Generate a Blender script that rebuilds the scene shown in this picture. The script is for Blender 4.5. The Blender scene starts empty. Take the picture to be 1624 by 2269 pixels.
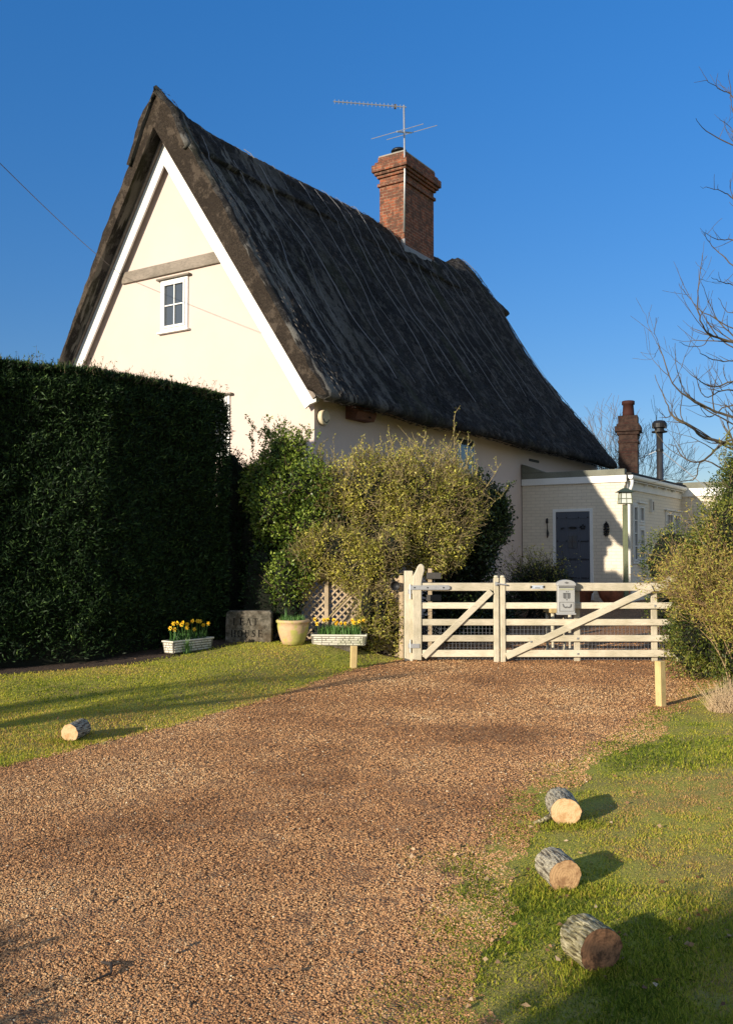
import bpy, math, random
import numpy as np
from mathutils import Vector, Matrix
R = math.radians
rng = np.random.default_rng(7)
random.seed(11)
sc = bpy.context.scene
C = bpy.data.collections.new("place"); sc.collection.children.link(C)

# ------------------------------------------------------------------ camera, sky, sun
cam = bpy.data.cameras.new("camera"); co = bpy.data.objects.new("camera", cam); C.objects.link(co)
co.location = (0, 0, 1.6); co.rotation_euler = (R(90 + 2.41), 0, 0)
cam.sensor_fit = 'VERTICAL'; cam.sensor_height = 36; cam.lens = 36 * 2035 / 2269
cam.clip_end = 2000; cam.clip_start = .05
sc.camera = co
SUN_AZ, SUN_EL = 46.0, 14.5          # light travels 46 deg right of the view direction
w = bpy.data.worlds.new("World"); sc.world = w; w.use_nodes = True
nt = w.node_tree; nt.nodes.clear()
sky = nt.nodes.new('ShaderNodeTexSky'); sky.sky_type = 'NISHITA'; sky.sun_disc = False
sky.sun_elevation = R(SUN_EL); sky.sun_rotation = R(180 + SUN_AZ)
sky.air_density = 1.0; sky.dust_density = 0.0; sky.ozone_density = 3.0; sky.altitude = 0
hs = nt.nodes.new('ShaderNodeHueSaturation'); hs.inputs['Saturation'].default_value = 1.28
bg = nt.nodes.new('ShaderNodeBackground'); bg.inputs['Strength'].default_value = .1
wo = nt.nodes.new('ShaderNodeOutputWorld')
tcw = nt.nodes.new('ShaderNodeTexCoord'); spw = nt.nodes.new('ShaderNodeSeparateXYZ'); nt.links.new(tcw.outputs['Generated'], spw.inputs[0])
mrw = nt.nodes.new('ShaderNodeMapRange'); mrw.inputs[1].default_value = .02; mrw.inputs[2].default_value = 1.0; mrw.inputs[3].default_value = .62; mrw.inputs[4].default_value = 1.85  # sky dimmed at the horizon; unseen zenith raised as added fill
nt.links.new(spw.outputs[2], mrw.inputs[0]); nt.links.new(mrw.outputs[0], hs.inputs['Value'])
nt.links.new(sky.outputs[0], hs.inputs['Color']); tint = nt.nodes.new('ShaderNodeMix'); tint.data_type = 'RGBA'; tint.blend_type = 'MULTIPLY'; tint.inputs[0].default_value = 1; tint.inputs[7].default_value = (1.0, .92, 1.06, 1)
nt.links.new(hs.outputs[0], tint.inputs[6])
# pale brightening added to the sky behind the camera, to fill the shaded walls
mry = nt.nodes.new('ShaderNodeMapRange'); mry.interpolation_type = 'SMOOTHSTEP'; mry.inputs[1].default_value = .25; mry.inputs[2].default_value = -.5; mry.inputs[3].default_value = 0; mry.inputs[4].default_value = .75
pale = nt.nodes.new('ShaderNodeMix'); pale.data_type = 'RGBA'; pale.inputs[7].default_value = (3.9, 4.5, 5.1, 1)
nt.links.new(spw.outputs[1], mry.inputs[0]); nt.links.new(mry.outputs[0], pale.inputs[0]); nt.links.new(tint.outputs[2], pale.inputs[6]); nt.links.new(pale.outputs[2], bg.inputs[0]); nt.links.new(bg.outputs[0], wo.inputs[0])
sl = bpy.data.lights.new("sun", 'SUN'); sl.energy = 4.7; sl.angle = R(.55); sl.color = (1, .89, .72)
so = bpy.data.objects.new("sun", sl); C.objects.link(so)
D3 = Vector((math.sin(R(SUN_AZ)) * math.cos(R(SUN_EL)), math.cos(R(SUN_AZ)) * math.cos(R(SUN_EL)), -math.sin(R(SUN_EL))))
so.rotation_euler = D3.to_track_quat('-Z', 'Y').to_euler()
sc.view_settings.view_transform = 'Standard'; sc.view_settings.look = 'None'
sc.view_settings.exposure = .6; sc.view_settings.gamma = 1; sc.view_settings.use_curve_mapping = False

# ------------------------------------------------------------------ tagging helpers
def tag(o, label=None, cat=None, group=None, kind=None):
    if label: o['label'] = label
    if cat: o['category'] = cat
    if group: o['group'] = group
    if kind: o['kind'] = kind
    return o
def empty(name, loc=(0, 0, 0), rz=0, label=None, cat=None, group=None):
    o = bpy.data.objects.new(name, None); C.objects.link(o); o.empty_display_size = .1
    o.location = loc; o.rotation_euler = (0, 0, rz)
    return tag(o, label, cat, group)

class MB:
    """collects shapes and links them as one mesh object"""
    def __init__(s): s.v = []; s.f = []
    def add(s, vs, fs):
        n = len(s.v); s.v.extend([tuple(p) for p in vs]); s.f.extend([tuple(i + n for i in f) for f in fs]); return s
    def box(s, x0, x1, y0, y1, z0, z1, M=None):
        vs = [(x0, y0, z0), (x1, y0, z0), (x1, y1, z0), (x0, y1, z0), (x0, y0, z1), (x1, y0, z1), (x1, y1, z1), (x0, y1, z1)]
        if M is not None: vs = [M @ Vector(p) for p in vs]
        return s.add(vs, [(0, 3, 2, 1), (4, 5, 6, 7), (0, 1, 5, 4), (1, 2, 6, 5), (2, 3, 7, 6), (3, 0, 4, 7)])
    def tube(s, pts, rad, n=6, cap=True):
        pts = [Vector(p) for p in pts]
        if not isinstance(rad, (list, tuple)): rad = [rad] * len(pts)
        vs = []; fs = []
        for i, p in enumerate(pts):
            d = (pts[min(i + 1, len(pts) - 1)] - pts[max(i - 1, 0)]).normalized()
            a = d.cross(Vector((0, 0, 1)) if abs(d.z) < .9 else Vector((1, 0, 0))).normalized(); b = d.cross(a)
            for k in range(n):
                t = 2 * math.pi * k / n; vs.append(p + (a * math.cos(t) + b * math.sin(t)) * rad[i])
        for i in range(len(pts) - 1):
            for k in range(n):
                fs.append((i * n + k, i * n + (k + 1) % n, (i + 1) * n + (k + 1) % n, (i + 1) * n + k))
        if cap:
            fs.append(tuple(range(n))[::-1]); fs.append(tuple((len(pts) - 1) * n + k for k in range(n)))
        return s.add(vs, fs)
    def lathe(s, prof, c=(0, 0, 0), n=32):
        vs = []; fs = []
        for r, z in prof:
            for k in range(n):
                t = 2 * math.pi * k / n; vs.append((c[0] + r * math.cos(t), c[1] + r * math.sin(t), c[2] + z))
        m = len(prof)
        for i in range(m - 1):
            for k in range(n): fs.append((i * n + k, i * n + (k + 1) % n, (i + 1) * n + (k + 1) % n, (i + 1) * n + k))
        fs.append(tuple(range(n))[::-1]); fs.append(tuple((m - 1) * n + k for k in range(n)))
        return s.add(vs, fs)
    def prism(s, poly, a0, a1, plane='xz'):
        n = len(poly)
        def P(p, a): return (p[0], a, p[1]) if plane == 'xz' else ((a, p[0], p[1]) if plane == 'yz' else (p[0], p[1], a))
        vs = [P(p, a0) for p in poly] + [P(p, a1) for p in poly]
        fs = [tuple(range(n)), tuple(range(n, 2 * n))[::-1]] + [(i, i + n, (i + 1) % n + n, (i + 1) % n) for i in range(n)]
        return s.add(vs, fs)
    def build(s, name, m, parent=None, bevel=0, smooth=False, seg=2):
        me = bpy.data.meshes.new(name); me.from_pydata(s.v, [], s.f); me.update()
        import bmesh
        bm = bmesh.new(); bm.from_mesh(me); bmesh.ops.recalc_face_normals(bm, faces=bm.faces); bm.to_mesh(me); bm.free()
        me.materials.append(m)
        if smooth:
            for p in me.polygons: p.use_smooth = True
        o = bpy.data.objects.new(name, me); C.objects.link(o)
        if parent: o.parent = parent
        if bevel:
            b = o.modifiers.new("bevel", 'BEVEL'); b.width = bevel; b.segments = seg; b.limit_method = 'ANGLE'; b.angle_limit = R(40)
        return o

def npmesh(name, V, k, tint, m, parent=None, smooth=False, shade=None):
    """V: (N*k,3) vertices, k per face; tint: per-face float stored on the face corners"""
    N = len(V) // k
    me = bpy.data.meshes.new(name)
    me.vertices.add(len(V)); me.vertices.foreach_set('co', np.ascontiguousarray(V, np.float32).ravel())
    me.loops.add(len(V)); me.loops.foreach_set('vertex_index', np.arange(len(V), dtype=np.int32))
    me.polygons.add(N); me.polygons.foreach_set('loop_start', np.arange(0, len(V), k, dtype=np.int32))
    me.update(calc_edges=True)
    a = me.attributes.new('tint', 'FLOAT', 'FACE'); a.data.foreach_set('value', np.ascontiguousarray(tint, np.float32))
    me.materials.append(m); me.update()
    o = bpy.data.objects.new(name, me); C.objects.link(o)
    if parent: o.parent = parent
    return o

def vnoise(x, y, s, seed=0):
    x = np.asarray(x, float) / s; y = np.asarray(y, float) / s
    xi = np.floor(x).astype(np.int64); yi = np.floor(y).astype(np.int64); fx = x - xi; fy = y - yi
    fx = fx * fx * (3 - 2 * fx); fy = fy * fy * (3 - 2 * fy)
    def h(a, b):
        n = (a * 374761393 + b * 668265263 + seed * 1274126177) & 0xFFFFFFFF
        n = ((n ^ (n >> 13)) * 1274126177) & 0xFFFFFFFF
        return ((n ^ (n >> 16)) & 0xFFFF) / 65535.0
    return (h(xi, yi) * (1 - fx) + h(xi + 1, yi) * fx) * (1 - fy) + (h(xi, yi + 1) * (1 - fx) + h(xi + 1, yi + 1) * fx) * fy
def fbm(x, y, s, seed=0): return .55 * vnoise(x, y, s, seed) + .28 * vnoise(x, y, s / 2.1, seed + 5) + .17 * vnoise(x, y, s / 4.3, seed + 9)
def sstep(a, b, x): t = np.clip((x - a) / (b - a), 0, 1); return t * t * (3 - 2 * t)

# ------------------------------------------------------------------ materials
def newmat(name):
    m = bpy.data.materials.new(name); m.use_nodes = True; nt = m.node_tree; nt.nodes.clear()
    o = nt.nodes.new('ShaderNodeOutputMaterial'); return m, nt, o
def nd(nt, t, **kw):
    n = nt.nodes.new(t)
    for k, v in kw.items():
        if k in n.inputs: n.inputs[k].default_value = v
        else: setattr(n, k, v)
    return n
def ramp(nt, fac, stops, interp='LINEAR'):
    r = nt.nodes.new('ShaderNodeValToRGB'); r.color_ramp.interpolation = interp
    e = r.color_ramp.elements
    while len(e) < len(stops): e.new(.5)
    for i, (p, c) in enumerate(stops):
        e[i].position = p; e[i].color = (c[0], c[1], c[2], 1) if not isinstance(c, (int, float)) else (c, c, c, 1)
    nt.links.new(fac, r.inputs[0]); return r
def coords(nt, scale=(1, 1, 1), kind='Object'):
    tc = nt.nodes.new('ShaderNodeTexCoord'); mp = nt.nodes.new('ShaderNodeMapping'); mp.inputs['Scale'].default_value = scale
    nt.links.new(tc.outputs[kind], mp.inputs[0]); return mp.outputs[0]
def noise(nt, vec, scale, detail=4, rough=.6):
    n = nd(nt, 'ShaderNodeTexNoise', Scale=scale, Detail=detail, Roughness=rough); nt.links.new(vec, n.inputs['Vector']); return n.outputs['Fac']
def mixc(nt, fac, a, b, mode='MIX'):
    m = nt.nodes.new('ShaderNodeMix'); m.data_type = 'RGBA'; m.blend_type = mode
    for s, v in ((0, fac), (6, a), (7, b)):
        if hasattr(v, 'is_linked'): nt.links.new(v, m.inputs[s])
        elif isinstance(v, (int, float)): m.inputs[s].default_value = v
        else: m.inputs[s].default_value = (v[0], v[1], v[2], 1)
    return m.outputs[2]
def finish(nt, o, col, rough=.8, bump=None, bstr=.3, bdist=.01, metal=0, spec=.3, coat=0):
    p = nt.nodes.new('ShaderNodeBsdfPrincipled')
    p.inputs['Roughness'].default_value = rough; p.inputs['Metallic'].default_value = metal
    p.inputs['Specular IOR Level'].default_value = spec; p.inputs['Coat Weight'].default_value = coat
    if hasattr(col, 'is_linked'): nt.links.new(col, p.inputs['Base Color'])
    else: p.inputs['Base Color'].default_value = (*col, 1)
    if bump is not None:
        b = nd(nt, 'ShaderNodeBump', Strength=bstr, Distance=bdist); nt.links.new(bump, b.inputs['Height']); nt.links.new(b.outputs[0], p.inputs['Normal'])
    nt.links.new(p.outputs[0], o.inputs[0]); return p
def simple(name, c, rough=.7, var=.25, scale=6, bstr=.2, metal=0, spec=.3, stretch=(1, 1, 1), bdist=.01, c2=None, fine=60):
    m, nt, o = newmat(name); v = coords(nt, stretch)
    n1 = noise(nt, v, scale); n2 = noise(nt, v, fine, 3)
    c2 = c2 or tuple(x * (1 - var * 1.6) for x in c)
    r = ramp(nt, n1, [(.3, c2), (.65, c)])
    col = mixc(nt, .5, r.outputs[0], ramp(nt, n2, [(.3, tuple(x * (1 - var) for x in c)), (.7, tuple(min(1, x * (1 + var * .5)) for x in c))]).outputs[0])
    finish(nt, o, col, rough, n2, bstr, bdist, metal, spec); return m

cream = simple('cream_render', (.59, .48, .42), .9, .07, 1.2, .4, bdist=.004, fine=90)
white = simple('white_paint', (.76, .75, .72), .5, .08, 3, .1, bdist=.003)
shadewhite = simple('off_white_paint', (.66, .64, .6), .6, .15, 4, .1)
felt = simple('roofing_felt', (.2, .2, .16), .95, .3, 3, .4, bdist=.006)
darkfelt = simple('dark_roof_edge', (.03, .03, .03), .9, .3, 3, .3)
black = simple('black_iron', (.012, .012, .014), .5, .3, 12, .2)
galv = simple('galvanised_steel', (.5, .5, .5), .45, .2, 14, .1, metal=.6)
alum = simple('dull_aluminium', (.35, .36, .38), .5, .2, 14, .1, metal=.5)
greypaint = simple('pewter_paint', (.44, .44, .43), .5, .1, 14, .12, metal=.25, bdist=.003)
greydark = simple('pewter_recess', (.13, .13, .13), .6, .2, 14, .1)
def wood(name, c, c2, st, rough=.8):
    m, nt, o = newmat(name); v = coords(nt, st)
    g = noise(nt, v, 9, 6, .7); k = noise(nt, coords(nt), 3, 2); 
    tc = nt.nodes.new('ShaderNodeObjectInfo')
    col = ramp(nt, g, [(.25, c2), (.5, c), (.8, tuple(min(1, x * 1.15) for x in c))]).outputs[0]
    col = mixc(nt, ramp(nt, k, [(.35, 0.35), (.6, 0.)]).outputs[0], col, (c2[0] * .7, c2[1] * .75, c2[2] * .55))
    h = nd(nt, 'ShaderNodeHueSaturation'); mp = nd(nt, 'ShaderNodeMapRange'); mp.inputs[3].default_value = .85; mp.inputs[4].default_value = 1.12
    nt.links.new(tc.outputs['Random'], mp.inputs[0]); nt.links.new(mp.outputs[0], h.inputs['Value']); nt.links.new(col, h.inputs['Color'])
    finish(nt, o, h.outputs[0], rough, g, .5, .004); return m
pale_h = wood('bleached_timber_across', (.60, .53, .40), (.29, .25, .18), (1.2, 16, 16))
pale_v = wood('bleached_timber_upright', (.60, .53, .40), (.29, .25, .18), (16, 16, 1.2))
stake_w = wood('new_yellow_timber', (.58, .43, .2), (.36, .24, .1), (12, 12, 1.2))
oldbeam = wood('weathered_oak', (.24, .2, .16), (.06, .05, .04), (1.5, 14, 14))
oldbeam_v = wood('weathered_oak_rake', (.22, .18, .15), (.06, .05, .04), (6, 6, 1))
lattice_w = wood('lattice_timber', (.5, .38, .25), (.2, .15, .1), (5, 5, 5))
nestbrown = wood('brown_boards', (.16, .07, .045), (.07, .03, .02), (1.5, 12, 12))

def glass_mat(name, c, rough=.06):
    m, nt, o = newmat(name); finish(nt, o, c, rough, noise(nt, coords(nt), 2.2, 2), .06, .02, 0, .8); return m
pane_dark = glass_mat('dark_glass', (.06, .07, .082))
pane_grey = glass_mat('grey_glass', (.10, .11, .12), .1)
frosted = glass_mat('lantern_glass', (.6, .62, .58), .3)

def brickmat(name, c1, c2, mortar, bstr=.6, soot=0, painted=False):
    m, nt, o = newmat(name)
    tc = nt.nodes.new('ShaderNodeTexCoord'); sp = nt.nodes.new('ShaderNodeSeparateXYZ'); nt.links.new(tc.outputs['Object'], sp.inputs[0])
    ad = nd(nt, 'ShaderNodeMath', operation='ADD'); nt.links.new(sp.outputs[0], ad.inputs[0]); nt.links.new(sp.outputs[1], ad.inputs[1])
    cb = nt.nodes.new('ShaderNodeCombineXYZ'); nt.links.new(ad.outputs[0], cb.inputs[0]); nt.links.new(sp.outputs[2], cb.inputs[1])
    b = nd(nt, 'ShaderNodeTexBrick', Scale=1.0); b.inputs['Brick Width'].default_value = .225; b.inputs['Row Height'].default_value = .075
    b.inputs['Mortar Size'].default_value = .008; b.inputs['Mortar Smooth'].default_value = .3
    b.inputs['Color1'].default_value = (*c1, 1); b.inputs['Color2'].default_value = (*c2, 1); b.inputs['Mortar'].default_value = (*mortar, 1)
    nt.links.new(cb.outputs[0], b.inputs['Vector'])
    n = noise(nt, tc.outputs['Object'], 7, 6, .75); n2 = noise(nt, tc.outputs['Object'], 45, 3)
    col = b.outputs['Color']
    if not painted:
        col = mixc(nt, ramp(nt, n, [(.44, 0), (.58, .85)]).outputs[0], col, (.05, .03, .022))
        col = mixc(nt, .15 if c1[0] > .1 else .02, col, mixc(nt, n2, (.3, .14, .08), (.09, .05, .03)), 'MIX')
    else:
        col = mixc(nt, ramp(nt, n, [(.45, 0), (.75, .35)]).outputs[0], col, tuple(x * .72 for x in c1))
    inv = nd(nt, 'ShaderNodeMath', operation='SUBTRACT'); inv.inputs[0].default_value = 1; nt.links.new(b.outputs['Fac'], inv.inputs[1])
    ad2 = nd(nt, 'ShaderNodeMath', operation='MULTIPLY_ADD'); ad2.inputs[1].default_value = .25; nt.links.new(n2, ad2.inputs[0]); nt.links.new(inv.outputs[0], ad2.inputs[2])
    finish(nt, o, col, .9, ad2.outputs[0], bstr, .006); return m
brick_red = brickmat('old_red_brick', (.30, .085, .038), (.12, .04, .025), (.30, .21, .14), 1.0)
brick_dark = brickmat('sooty_brick', (.03, .009, .007), (.014, .007, .006), (.018, .014, .012))
brick_cream = brickmat('painted_brick', (.72, .63, .5), (.68, .595, .47), (.58, .5, .4), .55, painted=True)

def foliage(name, cols, rough=.5, trans=.25, spec=.35):
    """leaf colour from the per-leaf tint"""
    m, nt, o = newmat(name)
    a = nd(nt, 'ShaderNodeAttribute', attribute_name='tint')
    st = [(i / (len(cols) - 1), c) for i, c in enumerate(cols)]
    r = ramp(nt, a.outputs['Fac'], st)
    p = nt.nodes.new('ShaderNodeBsdfPrincipled'); p.inputs['Roughness'].default_value = rough; p.inputs['Specular IOR Level'].default_value = spec
    nt.links.new(r.outputs[0], p.inputs['Base Color'])
    t = nt.nodes.new('ShaderNodeBsdfTranslucent'); nt.links.new(r.outputs[0], t.inputs[0])
    mx = nt.nodes.new('ShaderNodeMixShader'); mx.inputs[0].default_value = trans
    nt.links.new(p.outputs[0], mx.inputs[1]); nt.links.new(t.outputs[0], mx.inputs[2]); nt.links.new(mx.outputs[0], o.inputs[0]); return m
F_hedge = foliage('conifer_foliage', [(.006, .015, .006), (.016, .037, .011), (.038, .08, .019), (.13, .2, .05)], .6, .15, .22)
F_olive = foliage('olive_leaves', [(.12, .075, .025), (.17, .19, .035), (.31, .31, .045), (.45, .38, .08), (.56, .52, .09)], .5, .25)
F_green = foliage('green_leaves', [(.035, .065, .012), (.09, .15, .022), (.2, .27, .035), (.36, .43, .08)], .38, .25)
F_dark = foliage('dark_leaves', [(.012, .02, .01), (.025, .045, .015), (.05, .08, .02), (.12, .17, .05)], .4, .15)
F_yew = foliage('yew_foliage', [(.02, .04, .008), (.07, .1, .015), (.18, .2, .03), (.36, .32, .065)], .5, .2)
F_dry = foliage('dry_twiggy_foliage', [(.24, .14, .045), (.34, .25, .06), (.4, .35, .07), (.28, .32, .04)], .8, .2)
F_grass = foliage('grass_blades', [(.11, .16, .018), (.28, .33, .035), (.5, .48, .05), (.58, .45, .1), (.54, .32, .14)], .7, .45, .15)
F_straw = foliage('straw', [(.3, .2, .1), (.45, .33, .18), (.6, .46, .28)], .7, .3)
F_daf = foliage('daffodil_leaves', [(.04, .11, .03), (.08, .19, .04), (.15, .28, .07)], .4, .25)
M_yellow = simple('yellow_petals', (.85, .55, .02), .5, .1, 30, .05)
M_orange = simple('orange_trumpet', (.8, .35, .01), .5, .1, 30, .05)
M_litter = foliage('leaf_litter', [(.1, .05, .025), (.25, .13, .06), (.4, .25, .14), (.5, .36, .22)], .8, .1)
M_pebble = foliage('pebbles', [(.12, .055, .022), (.32, .15, .06), (.47, .24, .10), (.56, .315, .14), (.63, .41, .2), (.72, .58, .38)], .7, 0, .3)
bark_twig = simple('twig_bark', (.17, .12, .075), .85, .3, 20, .2)
bark_olive = simple('olive_twig_bark', (.3, .23, .11), .85, .3, 20, .2)
bark_dark = simple('dark_twig_bark', (.045, .035, .028), .85, .3, 20, .2)
bark_tree = simple('lichened_bark', (.06, .048, .045), .9, .3, 2.5, .5, c2=(.2, .15, .06))
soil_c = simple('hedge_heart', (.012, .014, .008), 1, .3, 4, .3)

# ground materials -----------------------------------------------------------
def gravel_mat():
    m, nt, o = newmat('gravel'); v = coords(nt)
    vo = nd(nt, 'ShaderNodeTexVoronoi', Scale=75.0); nt.links.new(v, vo.inputs['Vector'])
    vo2 = nd(nt, 'ShaderNodeTexVoronoi', Scale=34.0); nt.links.new(v, vo2.inputs['Vector'])
    sep = nt.nodes.new('ShaderNodeSeparateColor'); nt.links.new(vo.outputs['Color'], sep.inputs[0])
    c = ramp(nt, sep.outputs[0], [(0, (.18, .082, .033)), (.3, (.37, .172, .068)), (.6, (.5, .255, .106)), (.88, (.58, .32, .14)), (1, (.64, .42, .21))]).outputs[0]
    big = noise(nt, v, .8, 4); mid = noise(nt, v, 4, 4)
    c = mixc(nt, ramp(nt, big, [(.38, 0), (.62, .55)]).outputs[0], c, mixc(nt, .4, c, (.26, .1, .05)))
    c = mixc(nt, ramp(nt, mid, [(.3, .4), (.6, 0)]).outputs[0], c, (.16, .08, .04))
    sep2 = nt.nodes.new('ShaderNodeSeparateColor'); nt.links.new(vo2.outputs['Color'], sep2.inputs[0])
    h = nd(nt, 'ShaderNodeMath', operation='ADD'); nt.links.new(sep.outputs[1], h.inputs[0]); nt.links.new(sep2.outputs[1], h.inputs[1])
    h2 = nd(nt, 'ShaderNodeMath', operation='SUBTRACT'); nt.links.new(h.outputs[0], h2.inputs[0]); nt.links.new(vo.outputs['Distance'], h2.inputs[1])
    finish(nt, o, c, .85, h2.outputs[0], 1.0, .02); return m
def turf_mat():
    m, nt, o = newmat('turf'); v = coords(nt)
    a = noise(nt, v, 60, 4, .7); b = noise(nt, v, 1.6, 5)
    c = ramp(nt, a, [(.25, (.14, .12, .02)), (.5, (.34, .33, .05)), (.75, (.5, .43, .1))]).outputs[0]
    c = mixc(nt, ramp(nt, b, [(.4, 0), (.65, .6)]).outputs[0], c, mixc(nt, a, (.12, .07, .035), (.4, .26, .13)))
    finish(nt, o, c, .95, a, .8, .03); return m
def soil_mat():
    m, nt, o = newmat('soil'); v = coords(nt); a = noise(nt, v, 40, 5, .75)
    c = ramp(nt, a, [(.3, (.02, .013, .01)), (.55, (.07, .045, .03)), (.75, (.2, .12, .08))]).outputs[0]
    finish(nt, o, c, .95, a, .9, .03); return m
M_gravel, M_turf, M_soil = gravel_mat(), turf_mat(), soil_mat()

# ------------------------------------------------------------------ terrain
LX = ([-60, 3, 6.865, 8.124, 9.98, 11.99, 12.92, 14, 17.4, 20.2, 21.2, 60], [-4.8, -4.8, -2.71, -2.025, -1.03, -.187, .47, 1.05, 1.95, 3.2, 3.7, 3.7])
RX = ([-60, 0, 3.18, 4.25, 4.87, 5.7, 6.78, 8.72, 9.5, 12, 14, 22, 60], [.0, .05, .26, .44, .56, .85, 1.44, 2.67, 3.1, 4.7, 6, 9.5, 9.5])
def xl(y): return np.interp(y, *LX)
def xr(y): return np.interp(y, *RX)
def H(x, y):
    x = np.asarray(x, float); y = np.asarray(y, float)
    base = np.interp(y, [-60, 9, 12.7, 20, 22, 400], [0, 0, .07, .42, .45, .45])
    bank = np.interp(y, [-60, 5, 7, 9.5, 11.5, 12.8, 14, 18], [0, 0, .06, .1, .17, .25, .22, .0])
    l = bank * sstep(.0, .95, (xl(y) - x) * .9)
    r = .14 * sstep(0, 2.2, (x - xr(y)) * .85) * sstep(30, 14, y)
    near = sstep(60, 20, np.hypot(x, y))
    return base + l + r + near * (.03 * (fbm(x, y, 1.7, 3) - .5))
def gx():
    a = np.arange(-8, 8.001, .055); o = [8.0]; s = .12
    while o[-1] < 420: o.append(o[-1] + s); s *= 1.22
    o = np.array(o[1:]); return np.concatenate([-o[::-1], a, o])
def gy():
    a = np.arange(2.6, 15, .055); b = [15.0]; s = .07
    while b[-1] < 600: b.append(b[-1] + s); s *= 1.12
    c = [2.6]; s = .08
    while c[-1] > -200: c.append(c[-1] - s); s *= 1.25
    return np.concatenate([np.array(c[1:])[::-1], a, np.array(b)])
X1, Y1 = gx(), gy(); XX, YY = np.meshgrid(X1, Y1); ZZ = H(XX, YY)
ZZ = ZZ + .012 * (vnoise(XX, YY, .09, 21) - .5) * (np.hypot(XX, YY) < 25)
nx_, ny_ = len(X1), len(Y1)
xc = (XX[:-1, :-1] + XX[1:, 1:]) / 2; yc = (YY[:-1, :-1] + YY[1:, 1:]) / 2
jag = (fbm(xc, yc, .5, 31) - .5) * .28 + (vnoise(xc, yc, .13, 8) - .5) * .12
def hedge_base(y):   # x of the hedge's front face
    return np.interp(y, [5, 8, 10.85, 11.36, 13.3], [-11.2, -7.9, -4.33, -3.35, -1.95])
isL = xc < xl(yc) + jag * .7; isR = xc > xr(yc) + jag * .9 - .02
bed = isL & (yc < 13.6) & (xc < hedge_base(yc) + .55 + jag) | (isL & (yc >= 12.98 + jag * .5) & (yc < 22))
cls = np.where(bed, 3, np.where(isL, 1, np.where(isR, 2, 0)))
farm = np.hypot(xc, yc) > 40; cls = np.where(farm, 4, cls)
def sheet(name, k, m):
    idx = np.argwhere(cls == k); i, j = idx[:, 0], idx[:, 1]
    q = np.stack([i * nx_ + j, i * nx_ + j + 1, (i + 1) * nx_ + j + 1, (i + 1) * nx_ + j], 1)
    used, inv = np.unique(q.ravel(), return_inverse=True)
    P = np.stack([XX.ravel(), YY.ravel(), ZZ.ravel()], 1)[used]
    me = bpy.data.meshes.new(name); me.vertices.add(len(P)); me.vertices.foreach_set('co', P.astype(np.float32).ravel())
    me.loops.add(len(inv)); me.loops.foreach_set('vertex_index', inv.astype(np.int32)); me.polygons.add(len(q))
    me.polygons.foreach_set('loop_start', np.arange(0, len(inv), 4, dtype=np.int32)); me.polygons.foreach_set('use_smooth', np.ones(len(q), bool))
    me.update(calc_edges=True); me.materials.append(m)
    o = bpy.data.objects.new(name, me); C.objects.link(o); tag(o, kind='structure'); return o
sheet('gravel_driveway', 0, M_gravel); sheet('lawn', 1, M_turf); sheet('grass_verge', 2, M_turf); sheet('flower_bed', 3, M_soil); sheet('ground', 4, M_turf)

# pebbles ---------------------------------------------------------------------
def frustum(n, y0, y1, pw=1.0):
    u = rng.random(n); y = (y0 ** (1 - pw) + u * (y1 ** (1 - pw) - y0 ** (1 - pw))) ** (1 / (1 - pw)) if pw != 1 else y0 * (y1 / y0) ** u
    x = (rng.random(n) * 2 - 1) * (.52 * y + 1.0); return x, y
x, y = frustum(640000, 2.4, 14.5, 1.25)
keep = (x > xl(y) - .03) & (x < xr(y) + .15 + .5 * (fbm(x, y, .5, 31) - .4)) ; x, y = x[keep], y[keep]
n = len(x); z = H(x, y)
sz = (.0028 + .0038 * rng.random(n) ** 2) * (1 + .10 * (y - 3))
base = np.array([(1, 0, 0), (0, 1, 0), (-1, 0, 0), (0, -1, 0), (0, 0, .75), (0, 0, -.4)])
sc3 = np.stack([sz * (.8 + .7 * rng.random(n)), sz * (.7 + .5 * rng.random(n)), sz * (.6 + .4 * rng.random(n))], 1)
ang = rng.random(n) * 2 * np.pi; ca, sa = np.cos(ang), np.sin(ang)
P = base[None] * sc3[:, None] + (rng.random((n, 6, 3)) - .5) * sz[:, None, None] * .5
Px = P[..., 0] * ca[:, None] - P[..., 1] * sa[:, None] + x[:, None]; Py = P[..., 0] * sa[:, None] + P[..., 1] * ca[:, None] + y[:, None]
Pz = P[..., 2] + (z + sz * .1 + .004 * (vnoise(x, y, .05, 77)))[:, None]
P = np.stack([Px, Py, Pz], -1)
tri = np.array([(0, 1, 4), (1, 2, 4), (2, 3, 4), (3, 0, 4), (1, 0, 5), (2, 1, 5), (3, 2, 5), (0, 3, 5)])[:4]
V = P[:, tri].reshape(-1, 3)
t = np.clip(.46 - .15 * sstep(.5, .64, fbm(x * .6 + y * .5, y * .5 - x * .5, .9, 66)) + .15 * rng.standard_normal(n) + .75 * (fbm(x + y * .55, y - x * .2, 1.1, 2) - .5) + .25 * (fbm(x, y * .35, .5, 12) - .5), 0, .93); t[rng.random(n) < .006] = 1
tag(npmesh('pebbles', V, 3, np.repeat(t, 4), M_pebble), 'loose brown pea shingle covering the driveway', 'gravel', kind='stuff')

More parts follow.
